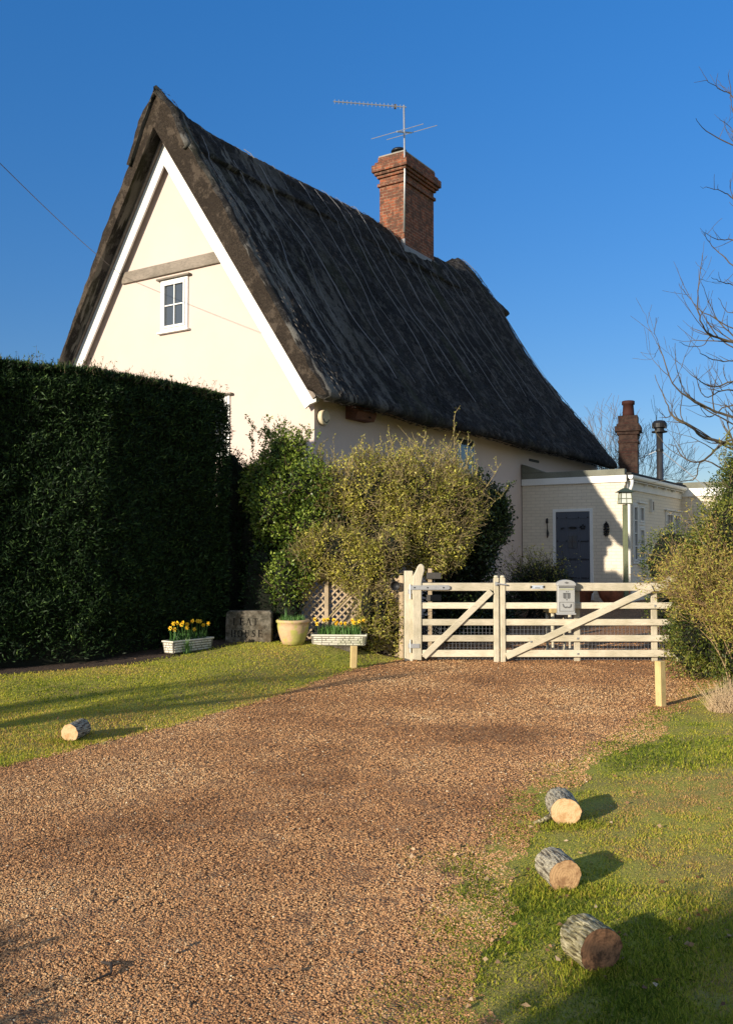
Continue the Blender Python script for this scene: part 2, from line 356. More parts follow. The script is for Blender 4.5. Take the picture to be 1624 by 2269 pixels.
# grass -------------------------------------------------------------------------
def blades(name, x, y, hgt, wid, t, label, mat=None, lean=.6):
    n = len(x); z = H(x, y) - .004
    a = rng.random(n) * 2 * np.pi; l = lean * rng.random(n)
    d = np.stack([np.cos(a) * l, np.sin(a) * l, np.ones(n)], 1); d /= np.linalg.norm(d, axis=1)[:, None]
    b = rng.random(n) * np.pi; s = np.stack([np.cos(b), np.sin(b), np.zeros(n)], 1) * (wid / 2)[:, None]
    p = np.stack([x, y, z], 1); bend = np.stack([np.cos(a), np.sin(a), -.2 * np.ones(n)], 1) * (hgt * .35)[:, None] * l[:, None]
    V = np.stack([p - s, p + s, p + d * (hgt * .55)[:, None] + s * .7, p + d * hgt[:, None] + bend, p + d * (hgt * .55)[:, None] - s * .7], 1).reshape(-1, 3)
    return tag(npmesh(name, V, 5, t, mat or F_grass), label, 'grass', kind='stuff')
def patch(x, y): return fbm(x, y, 1.1, 51)
x, y = frustum(330000, 5.5, 13.4, 1.5)
edge = xl(y) - x
keep = (edge > -.05 + .1 * (vnoise(x, y, .1, 4) - .5)) & (x > hedge_base(y) + .5 - .15 * rng.random(len(x)) + .2 * (fbm(x, y, .5, 31) - .5)) & (y < 13.0)
x, y = x[keep], y[keep]; n = len(x)
h = .012 + .014 * rng.random(n); pt = patch(x, y)
tt = np.clip(.47 + .2 * rng.standard_normal(n) + 1.1 * (pt - .5), 0, 1)
blades('lawn_grass', x, y, h, .004 + .0004 * y * (1 + rng.random(n)), tt, 'short mossy lawn grass in front of the tall hedge')
x, y = frustum(700000, 2.2, 12.5, 1.7)
e = x - xr(y); pr = sstep(-.28, .1, e + .7 * (fbm(x, y, .45, 61) - .5)) * (.85 + .3 * sstep(.3, .5, fbm(x, y, .7, 62)))
keep = rng.random(len(x)) < pr; x, y = x[keep], y[keep]; n = len(x)
pt = fbm(x, y, 1.0, 71)
h = (.009 + .013 * rng.random(n)) * (.8 + .8 * sstep(.5, .3, pt))
e = x - xr(y); tt = np.clip(.50 + .22 * rng.standard_normal(n) + 1.5 * (pt - .5) + .34 * (sstep(.2, 1.3, e) - .35), 0, 1)
blades('verge_grass', x, y, h, .0028 + .0005 * y * (.6 + rng.random(n)), tt, 'patchy short verge grass round the cut logs', lean=1.1)

# ------------------------------------------------------------------ leaves & twigs
def unit(a): return a / (np.linalg.norm(a, axis=-1, keepdims=True) + 1e-9)
def leaves(name, P, Dr, L, W, t, m, parent=None, fold=.25):
    n = len(P); r = unit(rng.standard_normal((n, 3))); S = unit(np.cross(Dr, r)); N = np.cross(S, Dr)
    L = L[:, None]; W = W[:, None]
    V = np.stack([P, P + Dr * L * .45 + S * W * .5 + N * L * .08, P + Dr * L - N * L * fold * .5, P + Dr * L * .45 - S * W * .5 + N * L * .08], 1).reshape(-1, 3)
    return npmesh(name, V, 4, t, m, parent)
def sticks(name, A, B, r0, r1, m, parent=None, sag=.1):
    """thin bent three-sided twigs"""
    n = len(A); A = np.asarray(A); B = np.asarray(B); d = unit(B - A); r = unit(rng.standard_normal((n, 3))); S = unit(np.cross(d, r)); T = np.cross(d, S)
    M = (A + B) / 2 + r * (np.linalg.norm(B - A, axis=1) * sag)[:, None]
    r0 = np.broadcast_to(r0, (n,))[:, None]; r1 = np.broadcast_to(r1, (n,))[:, None]
    ring = lambda c, rr: [c + S * rr, c + (-.5 * S + .87 * T) * rr, c + (-.5 * S - .87 * T) * rr]
    a, b, c = ring(A, r0), ring(M, (r0 + r1) / 2), ring(B, r1); Q = []
    for u, v in ((a, b), (b, c)):
        for k in range(3): Q += [u[k], u[(k + 1) % 3], v[(k + 1) % 3], v[k]]
    V = np.stack(Q, 1).reshape(-1, 3); return npmesh(name, V, 4, rng.random(n * 6), m, parent)
def blob_points(blobs, n, shell=.35):
    """points in the outer shell of a union of lumpy ellipsoids, with outward normals"""
    B = np.array(blobs, float); vol = (B[:, 3] * B[:, 4] * B[:, 5]) ** (2 / 3); k = rng.choice(len(B), n, p=vol / vol.sum())
    d = unit(rng.standard_normal((n, 3))); c, r = B[k, :3], B[k, 3:]
    lump = 1 + .16 * (vnoise(d[:, 0] * 3 + k * 7, d[:, 1] * 3 + d[:, 2] * 4, .7, 3) - .5) * 2
    rad = (1 - shell * rng.random(n) ** 1.6) * lump
    rad = rad * np.where(rng.random(n) < .12, 1 + .16 * rng.random(n), 1); P = c + d * r * rad[:, None]; nrm = unit(d / r); inside = np.zeros(n, bool)
    for q in range(len(B)):
        s = (((P - B[q, :3]) / B[q, 3:]) ** 2).sum(1); inside |= (s < (1 - shell) ** 2) & (k != q)
    return P[~inside], nrm[~inside]

# ------------------------------------------------------------------ the hedge
hp = np.array([(-8.2, 7.7), (-4.33, 10.85), (-3.35, 11.36), (-2.0, 13.26)])
HT = 3.86
_t = np.diff(hp, axis=0); _t /= np.linalg.norm(_t, axis=1)[:, None]; _n = np.stack([_t[:, 1], -_t[:, 0]], 1)
vn = np.array([_n[0], _n[0] + _n[1], _n[1] + _n[2], _n[2]]); vn /= np.linalg.norm(vn, axis=1)[:, None]
def miter(s):
    seg = np.linalg.norm(np.diff(hp, axis=0), axis=1); cs = np.concatenate([[0], np.cumsum(seg)]) / seg.sum()
    v = np.stack([np.interp(s, cs, vn[:, 0]), np.interp(s, cs, vn[:, 1])], 1); return v / np.linalg.norm(v, axis=1)[:, None]
hd = empty('hedge', (-4.0, 11.2, 0), 0, 'tall dark clipped conifer hedge hiding the foot of the gable', 'hedge')
def hedge_frame(s):
    seg = np.linalg.norm(np.diff(hp, axis=0), axis=1); cs = np.concatenate([[0], np.cumsum(seg)]); s = s * cs[-1]
    x = np.interp(s, cs, hp[:, 0]); y = np.interp(s, cs, hp[:, 1]); k = np.clip(np.searchsorted(cs, s) - 1, 0, 2); d = np.diff(hp, axis=0) / seg[:, None]; d = d[k]
    return np.stack([x, y], 1), d, np.stack([d[:, 1], -d[:, 0]], 1)
N = 175000
s = rng.random(N) ** .75; Pxy, d2, n2 = hedge_frame(s)
zone = rng.random(N); zz = rng.random(N); zz = np.where(rng.random(N) < .1, 1 - .12 * rng.random(N), zz)
front = zone < .8; topz = ~front
zt = HT - .10 * sstep(.0, 1, s) + .06 * vnoise(s * 9, s * 0, 1, 5)
zpos = np.where(front, .22 + (zt - .2) * zz, zt); depth = np.where(front, 0, rng.random(N) * .9)
corner = sstep(zt - .3, zt, zpos) * .10
bulge = .09 * (fbm(s * 9, zpos, .8, 12) - .5) * 2 + .05 * (vnoise(s * 9, zpos, .18, 13) - .5) * 2
off = np.where(front, bulge - corner - .1 * rng.random(N), -.04 - depth)
low = sstep(.75, .25, zpos) * .25; off = off - np.where(front, low * rng.random(N), 0)
P = np.concatenate([Pxy + miter(s) * off[:, None], zpos[:, None]], 1); P[:, 2] += np.interp(P[:, 1], [8, 13], [.0, .08]) + np.where(topz, -.06 * rng.random(N), 0)
nn = np.where(front[:, None], np.concatenate([n2, np.full((N, 1), .35)], 1), np.concatenate([n2 * .25, np.ones((N, 1))], 1))
keep = rng.random(N) > .5 * sstep(.55, .2, zpos) ; P, nn, d2, s = P[keep], nn[keep], d2[keep], s[keep]; N = len(P)
Dr = unit(nn * .55 + .75 * unit(rng.standard_normal((N, 3))) + np.array([0, 0, .25]) )
leaves('foliage', P - np.array([-4.0, 11.2, 0]), Dr, .045 + .05 * rng.random(N), .010 + .010 * rng.random(N), np.clip(.35 + .25 * rng.standard_normal(N), 0, 1), F_hedge, hd)
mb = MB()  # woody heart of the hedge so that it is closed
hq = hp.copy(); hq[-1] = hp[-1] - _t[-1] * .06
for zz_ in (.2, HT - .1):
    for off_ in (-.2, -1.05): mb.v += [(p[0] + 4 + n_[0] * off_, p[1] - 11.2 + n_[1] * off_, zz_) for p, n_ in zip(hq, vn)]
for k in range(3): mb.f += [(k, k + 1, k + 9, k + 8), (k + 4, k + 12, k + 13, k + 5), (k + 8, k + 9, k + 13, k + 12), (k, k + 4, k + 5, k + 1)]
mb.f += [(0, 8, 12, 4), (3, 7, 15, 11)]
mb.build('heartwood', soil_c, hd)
# end face of the hedge plus wispy top shoots
n = 16000; e = hp[-1]; dv = (hp[-1] - hp[-2]) / np.linalg.norm(hp[-1] - hp[-2]); nv = np.array([dv[1], -dv[0]])
q = rng.random(n); zz = .3 + 3.42 * rng.random(n); P = np.concatenate([e - np.outer(q * 1.1, nv) + np.outer(.04 - .1 * rng.random(n), dv), zz[:, None]], 1)
leaves('end_foliage', P - np.array([-4.0, 11.2, 0]), unit(np.array([*dv, .3]) * .6 + .7 * unit(rng.standard_normal((n, 3)))), .045 + .05 * rng.random(n), .010 + .010 * rng.random(n), np.clip(.35 + .2 * rng.standard_normal(n), 0, 1), F_hedge, hd)
n = 2600; s = rng.random(n) ** .7; Pxy, d2, n2 = hedge_frame(s); A = np.concatenate([Pxy - n2 * (rng.random(n) * .9)[:, None], (HT - .12 * s + .0 + .08 * rng.random(n))[:, None]], 1)
tall = .05 + .24 * rng.random(n) ** 3; B = A + unit(np.concatenate([rng.standard_normal((n, 2)) * .8, np.ones((n, 1))], 1)) * tall[:, None]
k = 6; f = rng.random((n, k)); LP = (A[:, None] + (B - A)[:, None] * f[..., None]).reshape(-1, 3)
O = np.array([-4.0, 11.2, 0]); sticks('top_shoots', A - O, B - O, .003, .001, bark_twig, hd)
leaves('top_foliage', LP - O, unit(rng.standard_normal((n * k, 3)) + np.array([0, 0, .6])), .025 + .03 * rng.random(n * k), .008 + .006 * rng.random(n * k), np.clip(.75 + .25 * rng.standard_normal(n * k), 0, 1), F_hedge, hd)

# ------------------------------------------------------------------ the cottage, in its own axes: u across the gable, v along the eaves
TH = R(32.6); CO = (-.8436, 14.8); cu, su = math.cos(TH), math.sin(TH)
def W(u, v, z=0): return Vector((CO[0] + u * cu + v * su, CO[1] - u * su + v * cu, z))
cot = empty('thatched_cottage', W(0, 0), -TH, 'cream rendered cottage with steep dark thatched roof and white bargeboards', 'cottage')
UR, ZE, UL = -3.25, 4.12, -6.28
def wallprism():
    m = MB(); a, b = .0, 14.0
    poly = [(0, .1), (0, 4.12), (UR, 8.98), (UL, 4.12), (UL, .1)]
    return m.prism(poly, a, b)
wallprism().build('wall', cream, cot)
# thatch as a lofted slab
def prof(side, off=0.0):   # list of (u,z) from ridge down to the eave lip, then back underneath
    out = [(0, 9.72), (.2, 9.56), (.48, 9.2), (.77, 8.72), (1.3, 7.84), (1.9, 6.83), (2.5, 5.9), (3.0, 5.13), (3.4, 4.53), (3.64, 4.2), (3.74, 4.05), (3.71, 3.97), (3.6, 3.96), (3.42, 4.03), (3.3, 4.12)]
    return [(UR + .06 + side * (u + off) * (1.015 if side > 0 else .885), z) for u, z in out]
def resample(pl, n):
    p = np.array(pl); s = np.concatenate([[0], np.cumsum(np.linalg.norm(np.diff(p, axis=0), axis=1))]); t = np.linspace(0, s[-1], n)
    return np.stack([np.interp(t, s, p[:, 0]), np.interp(t, s, p[:, 1])], 1)
def zr(v): return np.interp(v, [-.6, -.3, 0, .6, 2.2, 4.2, 6.8, 9.4, 10.7, 11.1, 11.6, 12.1, 12.5, 13.1], [.26, .2, .03, -.1, -.1, -.09, .0, -.03, .02, .22, .3, .12, -.15, -.6])
def thatch(name, v0, v1r, v1e, lift, cut, m, n=64, dv=.07, fan=True):
    """loft; cut = how far down the slope it goes (1 = to the eave)"""
    full = [resample(prof(sd), 400) for sd in (1, -1)]
    def part(P): return P[:int(400 * cut)][np.linspace(0, int(400 * cut) - 1, n).astype(int)]
    Rr, Ll = part(full[0]), part(full[1])
    outer = np.concatenate([Ll[::-1], Rr[1:]])                # left lip .. ridge .. right lip
    nrm = np.gradient(outer, axis=0); nrm = np.stack([-nrm[:, 1], nrm[:, 0]], 1); nrm /= np.linalg.norm(nrm, axis=1)[:, None]
    if cut >= 1: inner = np.array([(.18, 4.13), (UR + .0, 9.2), (UL - .1, 4.13)])
    else:
        inner = outer[::-1] - nrm[::-1] * .12
    s = np.abs(np.linspace(-1, 1, len(outer)))
    K = int((v1e - v0) / dv) + 1; loop = []
    for a in range(K):
        f = a / (K - 1); vend = v1r + (v1e - v1r) * s; v = v0 + f * (vend - v0)
        dist = np.minimum(f * (vend - v0), (1 - f) * (vend - v0)); rnd = np.where(dist < .1, (1 - dist / .1) ** 2 * .06, 0)
        du = lift - rnd + .10 * (vnoise(v, s * 7.5, 1.5, 91) - .5) + .04 * (vnoise(v, s * 7.5, .22, 92) - .5) + .03 * (vnoise(v, s * 7.5, .07, 93) - .5)
        p = outer + nrm * du[:, None]; zz = p[:, 1] + zr(v) * (1 - s) ** 1.5
        O_ = np.stack([p[:, 0], v, zz], 1)
        vi = v0 + f * ((v1e if cut >= 1 else v1r) - v0)
        I_ = np.stack([inner[:, 0], np.full(len(inner), vi) if cut >= 1 else v[::-1], inner[:, 1] + (0 if cut >= 1 else zr(v[::-1]) * (1 - s[::-1]) ** 1.5)], 1)
        if cut >= 1: I_[1, 1] = v0 + f * (v1r - v0)
        loop.append(np.concatenate([O_, I_]))
    M_ = len(loop[0]); Vs = np.concatenate(loop); fs = []; no = len(outer)
    for a in range(K - 1):
        for k in range(M_): fs.append((a * M_ + k, a * M_ + (k + 1) % M_, (a + 1) * M_ + (k + 1) % M_, (a + 1) * M_ + k))
    ends = []
    for a in (0, K - 1):
        b = a * M_
        if cut >= 1:
            half = n - 1; r0 = list(range(b + half, b + no)); l0 = list(range(b, b + half + 1)); i0, i1, i2 = b + no, b + no + 1, b + no + 2
            # strips between outer and inner lines, subdivided by blending
            def strip(outs, A, Bq):
                m0 = len(outs); inn = [len(Vs_) + k for k in range(m0)]
                for k in range(m0): Vs_.append(np.array(VsA[A]) + (np.array(VsA[Bq]) - np.array(VsA[A])) * min(1, k / (m0 - 12)) )
                for k in range(m0 - 1): ends.append((outs[k], outs[k + 1], inn[k + 1], inn[k]))
            VsA = Vs; 
            if a == 0: Vs_ = [tuple(x) for x in Vs]
            strip(r0, i1, i0); strip(l0[::-1], i1, i2)
        else:
            for k in range(no - 1): ends.append((b + k, b + k + 1, b + M_ - 2 - k, b + M_ - 1 - k))
    if cut < 1: Vs_ = [tuple(x) for x in Vs]
    mb = MB(); mb.add(Vs_, fs + ends); o = mb.build(name, m[0], cot, smooth=True)
    if len(m) > 1:
        o.data.materials.append(m[1]); nf = len(fs)
        # recalc_face_normals keeps face order
        for i in range(nf, len(o.data.polygons)): o.data.polygons[i].material_index = 1; o.data.polygons[i].use_smooth = False
    return o
def thatch_mat(name, c0, c1, c2, lichen=True, st=(3, 26, 3)):
    m, nt, o = newmat(name); v = coords(nt, st); vo = coords(nt)
    a = noise(nt, v, 5, 6, .75); b = noise(nt, vo, .8, 6, .7); f = noise(nt, vo, 42, 4, .7); g_ = noise(nt, vo, 3.2, 6, .75)
    c = ramp(nt, a, [(.3, c0), (.52, c1), (.75, c2)]).outputs[0]
    c = mixc(nt, .6, c, ramp(nt, f, [(.36, c0), (.52, c1), (.68, c2)]).outputs[0])
    c = mixc(nt, ramp(nt, b, [(.42, 0), (.6, .7)]).outputs[0], c, tuple(x * .5 for x in c1))
    c = mixc(nt, ramp(nt, g_, [(.5, 0), (.58, .75)]).outputs[0], c, tuple(x * 1.15 for x in c2))
    if lichen:   # bare, paler thatch where the wind has scoured it, near the front verge; moss further back
        sp = nt.nodes.new('ShaderNodeSeparateXYZ'); tc = nt.nodes.new('ShaderNodeTexCoord'); nt.links.new(tc.outputs['Object'], sp.inputs[0])
        mr = nd(nt, 'ShaderNodeMapRange'); mr.inputs[1].default_value = 3.6; mr.inputs[2].default_value = .2; nt.links.new(sp.outputs[1], mr.inputs[0])
        s = noise(nt, coords(nt, (.55, 2.6, .55)), 1.5, 4, .6)
        ml = nd(nt, 'ShaderNodeMath', operation='MULTIPLY'); nt.links.new(ramp(nt, s, [(.52, 0), (.56, 1)]).outputs[0], ml.inputs[0]); nt.links.new(mr.outputs[0], ml.inputs[1])
        c = mixc(nt, ml.outputs[0], c, mixc(nt, f, (.14, .13, .115), (.36, .34, .3)))
        s2 = noise(nt, coords(nt, (.35, 1.1, .35)), 1.1, 4, .6)
        c = mixc(nt, ramp(nt, s2, [(.56, 0), (.7, .5)]).outputs[0], c, (.07, .075, .03))
    hh = nd(nt, 'ShaderNodeMath', operation='ADD'); nt.links.new(a, hh.inputs[0]); nt.links.new(f, hh.inputs[1])
    finish(nt, o, c, .95, hh.outputs[0], 1.0, .07, spec=.15); return m
T_main = thatch_mat('weathered_thatch', (.014, .013, .013), (.042, .038, .036), (.115, .106, .098))
T_edge = thatch_mat('cut_reed_ends', (.028, .021, .016), (.09, .068, .05), (.17, .13, .095), False, (16, 16, 16))
thatch('thatch_roof', -.44, 12.5, 14.1, 0, 1, (T_main, T_edge))
cap = thatch('ridge_cap', -.51, 12.95, 13.2, .016, .185, (T_main, T_edge), n=16)
# loose straw ends lying over the weathered coat
F_thatch = foliage('loose_thatch_straw', [(.012, .012, .012), (.035, .031, .029), (.085, .077, .07), (.17, .15, .13)], .9, 0, .1)
def straws(name, side, n, v0, v1, smin=0, smax=1, L=.16):
    pr_ = resample(prof(side), 400); k = (rng.integers(int(smin * 360), int(smax * 392), n)); v = v0 + (v1 - v0) * rng.random(n); s_ = k / 399
    vmax = 12.4 + 1.6 * s_; v = np.minimum(v, vmax - .05 * rng.random(n))
    t_ = pr_[np.minimum(k + 4, 399)] - pr_[np.maximum(k - 4, 0)]; t_ /= np.linalg.norm(t_, axis=1)[:, None]; nn_ = np.stack([-t_[:, 1], t_[:, 0]], 1) * (1 if side > 0 else -1)
    P = np.stack([pr_[k, 0] + nn_[:, 0] * .012, v, pr_[k, 1] + nn_[:, 1] * .012 + zr(v) * (1 - s_) ** 1.5], 1)
    P[:, [0, 2]] += nn_ * (.10 * (vnoise(v, s_ * 7.5, 1.5, 91) - .5) + .02)[:, None]
    D_ = unit(np.stack([t_[:, 0], .16 * rng.standard_normal(n), t_[:, 1]], 1) + np.stack([nn_[:, 0], 0 * v, nn_[:, 1]], 1) * (.02 + .14 * rng.random(n))[:, None])
    pt_ = fbm(v, s_ * 7.5, .9, 44)
    tt_ = np.clip(.35 + .2 * rng.standard_normal(n) + 1.5 * (pt_ - .5) + .25 * (vnoise(v, s_ * 7.5 * .25, .16, 45) - .5), 0, 1)
    leaves(name, P, D_, L * (.4 + rng.random(n)), .006 + .008 * rng.random(n), tt_, F_thatch, cot, fold=.05)
straws('loose_straw', 1, 20000, -.34, 14.0, L=.09)
straws('loose_straw', -1, 1200, -.3, 1.5, smax=.2, L=.08)
# netting seams over the thatch
seg = resample(prof(1), 60); mb = MB(); mb2 = MB()
for i in range(22):
    v0 = .15 + i * .605 + random.uniform(-.12, .12); pts = []; ph = random.random() * 6
    for k in range(0, 50):
        s = k / 59; v = v0 + .17 * math.sin(s * 5 + ph) + .06 * math.sin(s * 15 + ph * 2) + .03 * math.sin(s * 31 + ph) + (s * 1.2 * (v0 / 13) if v0 > 9 else s * .12)
        nrm = Vector((.84, 0, .54)); p = Vector((seg[k][0], v, seg[k][1] + zr(v) * (1 - s) ** 1.5))
        pts.append(p + nrm * (.045 + .10 * (float(vnoise(v, s * 7.5, 1.5, 91)) - .5) + (.03 if k < 12 else 0)))
    mb.tube(pts[random.randint(0, 8):random.randint(40, 50)], random.uniform(.003, .0075), 4)
M_net = simple('wire_netting', (.25, .25, .26), .6, .3, 20, .1, metal=.3)
o_ = mb.build('netting_seam', M_net, cot)
# bargeboards
def rake(name, mat, side, v0, v1, d0, d1, parent=cot, zt=9.04, low=4.02):
    # band parallel to the slope, between distances d0 and d1 below the barge line
    sl = 1.476 if side > 0 else 1.605; n_ = math.hypot(1, sl); ux, uz = side / n_, -sl / n_; nx, nz = -side * sl / n_, -1 / n_
    apex = Vector((-3.3, 0, zt)); L = (zt - low) * n_ / sl
    def P(t, d): return (apex.x + ux * t + nx * d, apex.z + uz * t + nz * d)
    k0, k1 = (d0 * sl), (d1 * sl)    # trim at the middle line
    poly = [P(d0 * sl, d0), P(L, d0), P(L, d1), P(d1 * sl, d1)]
    return MB().prism(poly, v0, v1).build(name, mat, parent, bevel=.004)
for sd in (1, -1):
    rake('bargeboard', white, sd, -.135, -.095, 0, .23)
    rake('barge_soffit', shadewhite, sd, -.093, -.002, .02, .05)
    rake('verge_batten', oldbeam_v, sd, -.19, -.138, -.075, .0 if sd > 0 else .0)
MB().box(.0, .12, -.13, -.02, 4.0, 4.12).prism([(-.04, 4.14), (.13, 4.14), (.15, 3.98), (.03, 3.95)], -.16, -.1).build('barge_foot', white, cot, bevel=.006)
MB().box(-4.46, -1.9, -.05, .02, 6.63, 6.85).build('tie_beam', oldbeam, cot, bevel=.015)

def window(parent, u0, u1, z0, z1, v, cols, rows, name='window', fr=.055, casement=True, lintel=None, axis='u', pane=pane_dark, sill=True, bar=.022, frame=white, proud=.03):
    """window in the plane v (axis u) or, turned, in the plane u (axis v); outward is -v or +u"""
    def B(m, a0, a1, o0, o1, b0, b1):    # o = outward distance
        if axis == 'u': m.box(a0, a1, v - o1, v - o0, b0, b1)
        else: m.box(v + o0, v + o1, a0, a1, b0, b1)
    m = MB(); B(m, u0, u1, -.04, proud, z1 - fr, z1); B(m, u0, u1, -.04, proud, z0, z0 + fr); B(m, u0, u0 + fr, -.04, proud, z0 + fr, z1 - fr); B(m, u1 - fr, u1, -.04, proud, z0 + fr, z1 - fr)
    w_ = m.build(name, frame, parent, bevel=.004)
    a0, a1, b0, b1 = u0 + fr, u1 - fr, z0 + fr, z1 - fr
    if casement:
        c = .05; m = MB(); o1 = proud + .012
        B(m, a0 + .006, a1 - .006, .0, o1, b1 - c, b1 - .006); B(m, a0 + .006, a1 - .006, .0, o1, b0 + .006, b0 + c); B(m, a0 + .006, a0 + c, .0, o1, b0 + c, b1 - c); B(m, a1 - c, a1 - .006, .0, o1, b0 + c, b1 - c)
        m.build('casement', frame, w_, bevel=.003); a0 += c; a1 -= c; b0 += c; b1 -= c
    m = MB(); B(m, a0, a1, -.012, .004, b0, b1); m.build('pane', pane, w_)
    for i in range(1, cols): x = a0 + (a1 - a0) * i / cols; m = MB(); B(m, x - bar / 2, x + bar / 2, .005, proud - .004, b0, b1); m.build('glazing_bar', frame, w_)
    for i in range(1, rows): x = b0 + (b1 - b0) * i / rows; m = MB(); B(m, a0, a1, .006, proud - .002, x - bar / 2, x + bar / 2); m.build('glazing_bar', frame, w_)
    if sill: m = MB(); B(m, u0 - .05, u1 + .05, -.02, proud + .045, z0 - .035, z0 - .002); m.build('sill', frame, w_, bevel=.005)
    if lintel: m = MB(); B(m, u0 - .07, u1 + .07, -.02, proud + .05, z1 + .002, z1 + .035); m.build('drip_board', lintel, w_, bevel=.004)
    return w_
window(cot, -3.45, -2.78, 5.58, 6.53, 0, 2, 2, lintel=oldbeam)
window(cot, -2.56, -1.78, 3.25, 4.28, 0, 2, 3, lintel=oldbeam)
window(cot, 5.08, 5.86, 3.05, 3.98, 0, 1, 1, axis='v', casement=False, pane=pane_dark, bar=.02, proud=.012, sill=False, fr=.03)
MB().box(.0, .02, 8.9, 9.5, 3.78, 3.84).build('wall_vent_slot', black, cot)
# main chimney (a part of the cottage)
ch = MB(); a0, a1, b0, b1 = -3.34, -2.62, 7.4, 8.93
ch.box(a0, a1, b0, b1, 8.2, 10.76)
chim = ch.build('chimney', brick_red, cot, bevel=.006)
def ring(m, e, z0, z1): m.box(a0 - e, a1 + e, b0 - e, b1 + e, z0, z1)
m = MB(); ring(m, .045, 10.76, 10.84); ring(m, .0, 10.84, 10.98); ring(m, .05, 10.98, 11.05); ring(m, .1, 11.05, 11.12); ring(m, .15, 11.12, 11.3); ring(m, .09, 11.3, 11.38); ring(m, .03, 11.38, 11.52)
m.build('corbelled_top', brick_red, chim, bevel=.008)
m = MB(); m.box(a0 - .02, a1 + .02, b0 - .02, b1 + .02, 11.52, 11.56); m.build('mortar_flaunching', simple('mortar', (.3, .28, .24), .95), chim, bevel=.01)
m = MB(); m.lathe([(.09, 11.5), (.09, 11.72)], (-2.98, 7.75, 0), 16); m.build('flue_liner', galv, chim, smooth=False)
m = MB(); m.lathe([(.03, 11.79), (.17, 11.78), (.2, 11.74), (.2, 11.72), (.02, 11.74)], (-2.98, 7.75, 0), 20); m.build('cowl', black, chim)
lead = MB()
for vv in (7.34, 8.95): lead.box(a0 + .02, a1 + .12, vv, vv + .05, 8.9, 9.62) if False else None
lead.box(a1 - .02, a1 + .02, b0 - .02, b1 + .02, 8.7, 9.17); lead.box(a1 - .08, a1 + .022, b0 - .022, b0 + .01, 9.0, 9.32)
lead.build('lead_flashing', simple('lead', (.22, .22, .23), .6, .2, 8, .2), chim)

# aerial on the chimney --------------------------------------------------------
am = W(-2.58, 7.32)
aer = empty('television_aerial', (am.x, am.y, 9.45), 0, 'tall television aerial mast strapped to the red brick chimney', 'aerial')
m = MB(); m.tube([(0, 0, 0), (.02, 0, 1.5), (.0, 0, 3.2)], .022, 8); m.build('mast', galv, aer, smooth=True)
m = MB()
bx = 1.74
m.tube([(.06, 0, 3.15), (-bx, -.25, 3.17)], .014, 6)
m.build('boom', alum, aer)
m = MB()
for i in range(17):
    t = .08 + .9 * i / 16; p = Vector((.06 + (-bx - .06) * t, -.25 * t, 3.15 + .02 * t)); MB().tube([p + Vector((0, .0, -.055)), p + Vector((0, .0, .055))], .007, 4).build('director_rod', alum, aer)
MB().tube([(-.22, -.02, 3.1), (-.22, -.02, 3.21)], .03, 6).build('aerial_dipole_box', black, aer)
m = MB(); m.tube([(-.18, -.2, 2.44), (.2, .25, 2.62)], .02, 6); fb = m.build('dipole_boom', galv, aer)
for c, a in (((-.18, -.2, 2.44), .92), ((.2, .25, 2.62), .9)):
    m = MB(); dd = Vector((.80, -.52, 0)) ; cc = Vector(c); m.tube([cc - dd * a * .85, cc + dd * a * .85], .009, 5); m.build('dipole', alum, aer)
m = MB(); m.tube([(-.01, .03, 0), (.03, .05, .2), (.02, .06, .55), (.05, .02, .7)], .012, 5); m.build('cable', black, aer)

# things on the long wall ---------------------------------------------------------
p = W(0.002, .2); t_ = empty('alarm_box', (p.x, p.y, 3.78), -TH, 'round cream burglar alarm box high on the cottage corner', 'alarm box')
m = MB()
pr = [(.02, .0), (.125, .0), (.13, .012), (.13, .075), (.115, .09), (.02, .094)]
m.lathe(pr, (0, 0, 0), 28); mm = m.build('housing', simple('cream_plastic', (.62, .53, .36), .4, .05), t_, smooth=False, bevel=.004); mm.rotation_euler = (0, R(90), 0)
m = MB()
for i in range(7): a = R(-60 + i * 20); m.box(.088, .0955, -.008 + .09 * math.sin(a) * .9, .008 + .09 * math.sin(a) * .9, .09 * math.cos(a) * -1 - .012, .09 * math.cos(a) * -1 + .012)
m.build('sounder_slots', black, t_)
p = W(.003, 1.2); t_ = empty('nest_box', (p.x, p.y, 3.84), -TH, 'brown wooden nest box fixed under the thatch eave', 'nest box')
MB().prism([(0, 0), (.20, .0), (.26, .12), (.2, .26), (0, .3)], -.3, .3, 'xz').build('box', nestbrown, t_, bevel=.006)
m = MB(); m.lathe([(.025, 0), (.028, .004)], (0, 0, 0), 14); hh = m.build('entrance_hole', black, t_); hh.location = (.235, .1, .06); hh.rotation_euler = (0, R(64), 0)
MB().box(-.01 + .012, .29, -.33, .33, .302, .325).build('lid', nestbrown, t_, bevel=.004)

# overhead cable ----------------------------------------------------------------------
m = MB(); pts = []
A_, B_ = Vector((-4.35, -.1, 6.75)), Vector((-4.35 + .757 * 6, -6, 5.74))
for i in range(40):
    t = i / 39 * 2.2; q = A_ + (B_ - A_) * t; q.z += -.05 * t * (1 - t) * 4 if t < 1 else .5 * (t - 1) ** 2
    ww = W(q.x, q.y, q.z); pts.append(ww)
m.tube(pts, .0045, 5)
tag(m.build('overhead_cable', black), 'thin black overhead cable running from the sky to the gable beam', 'cable')

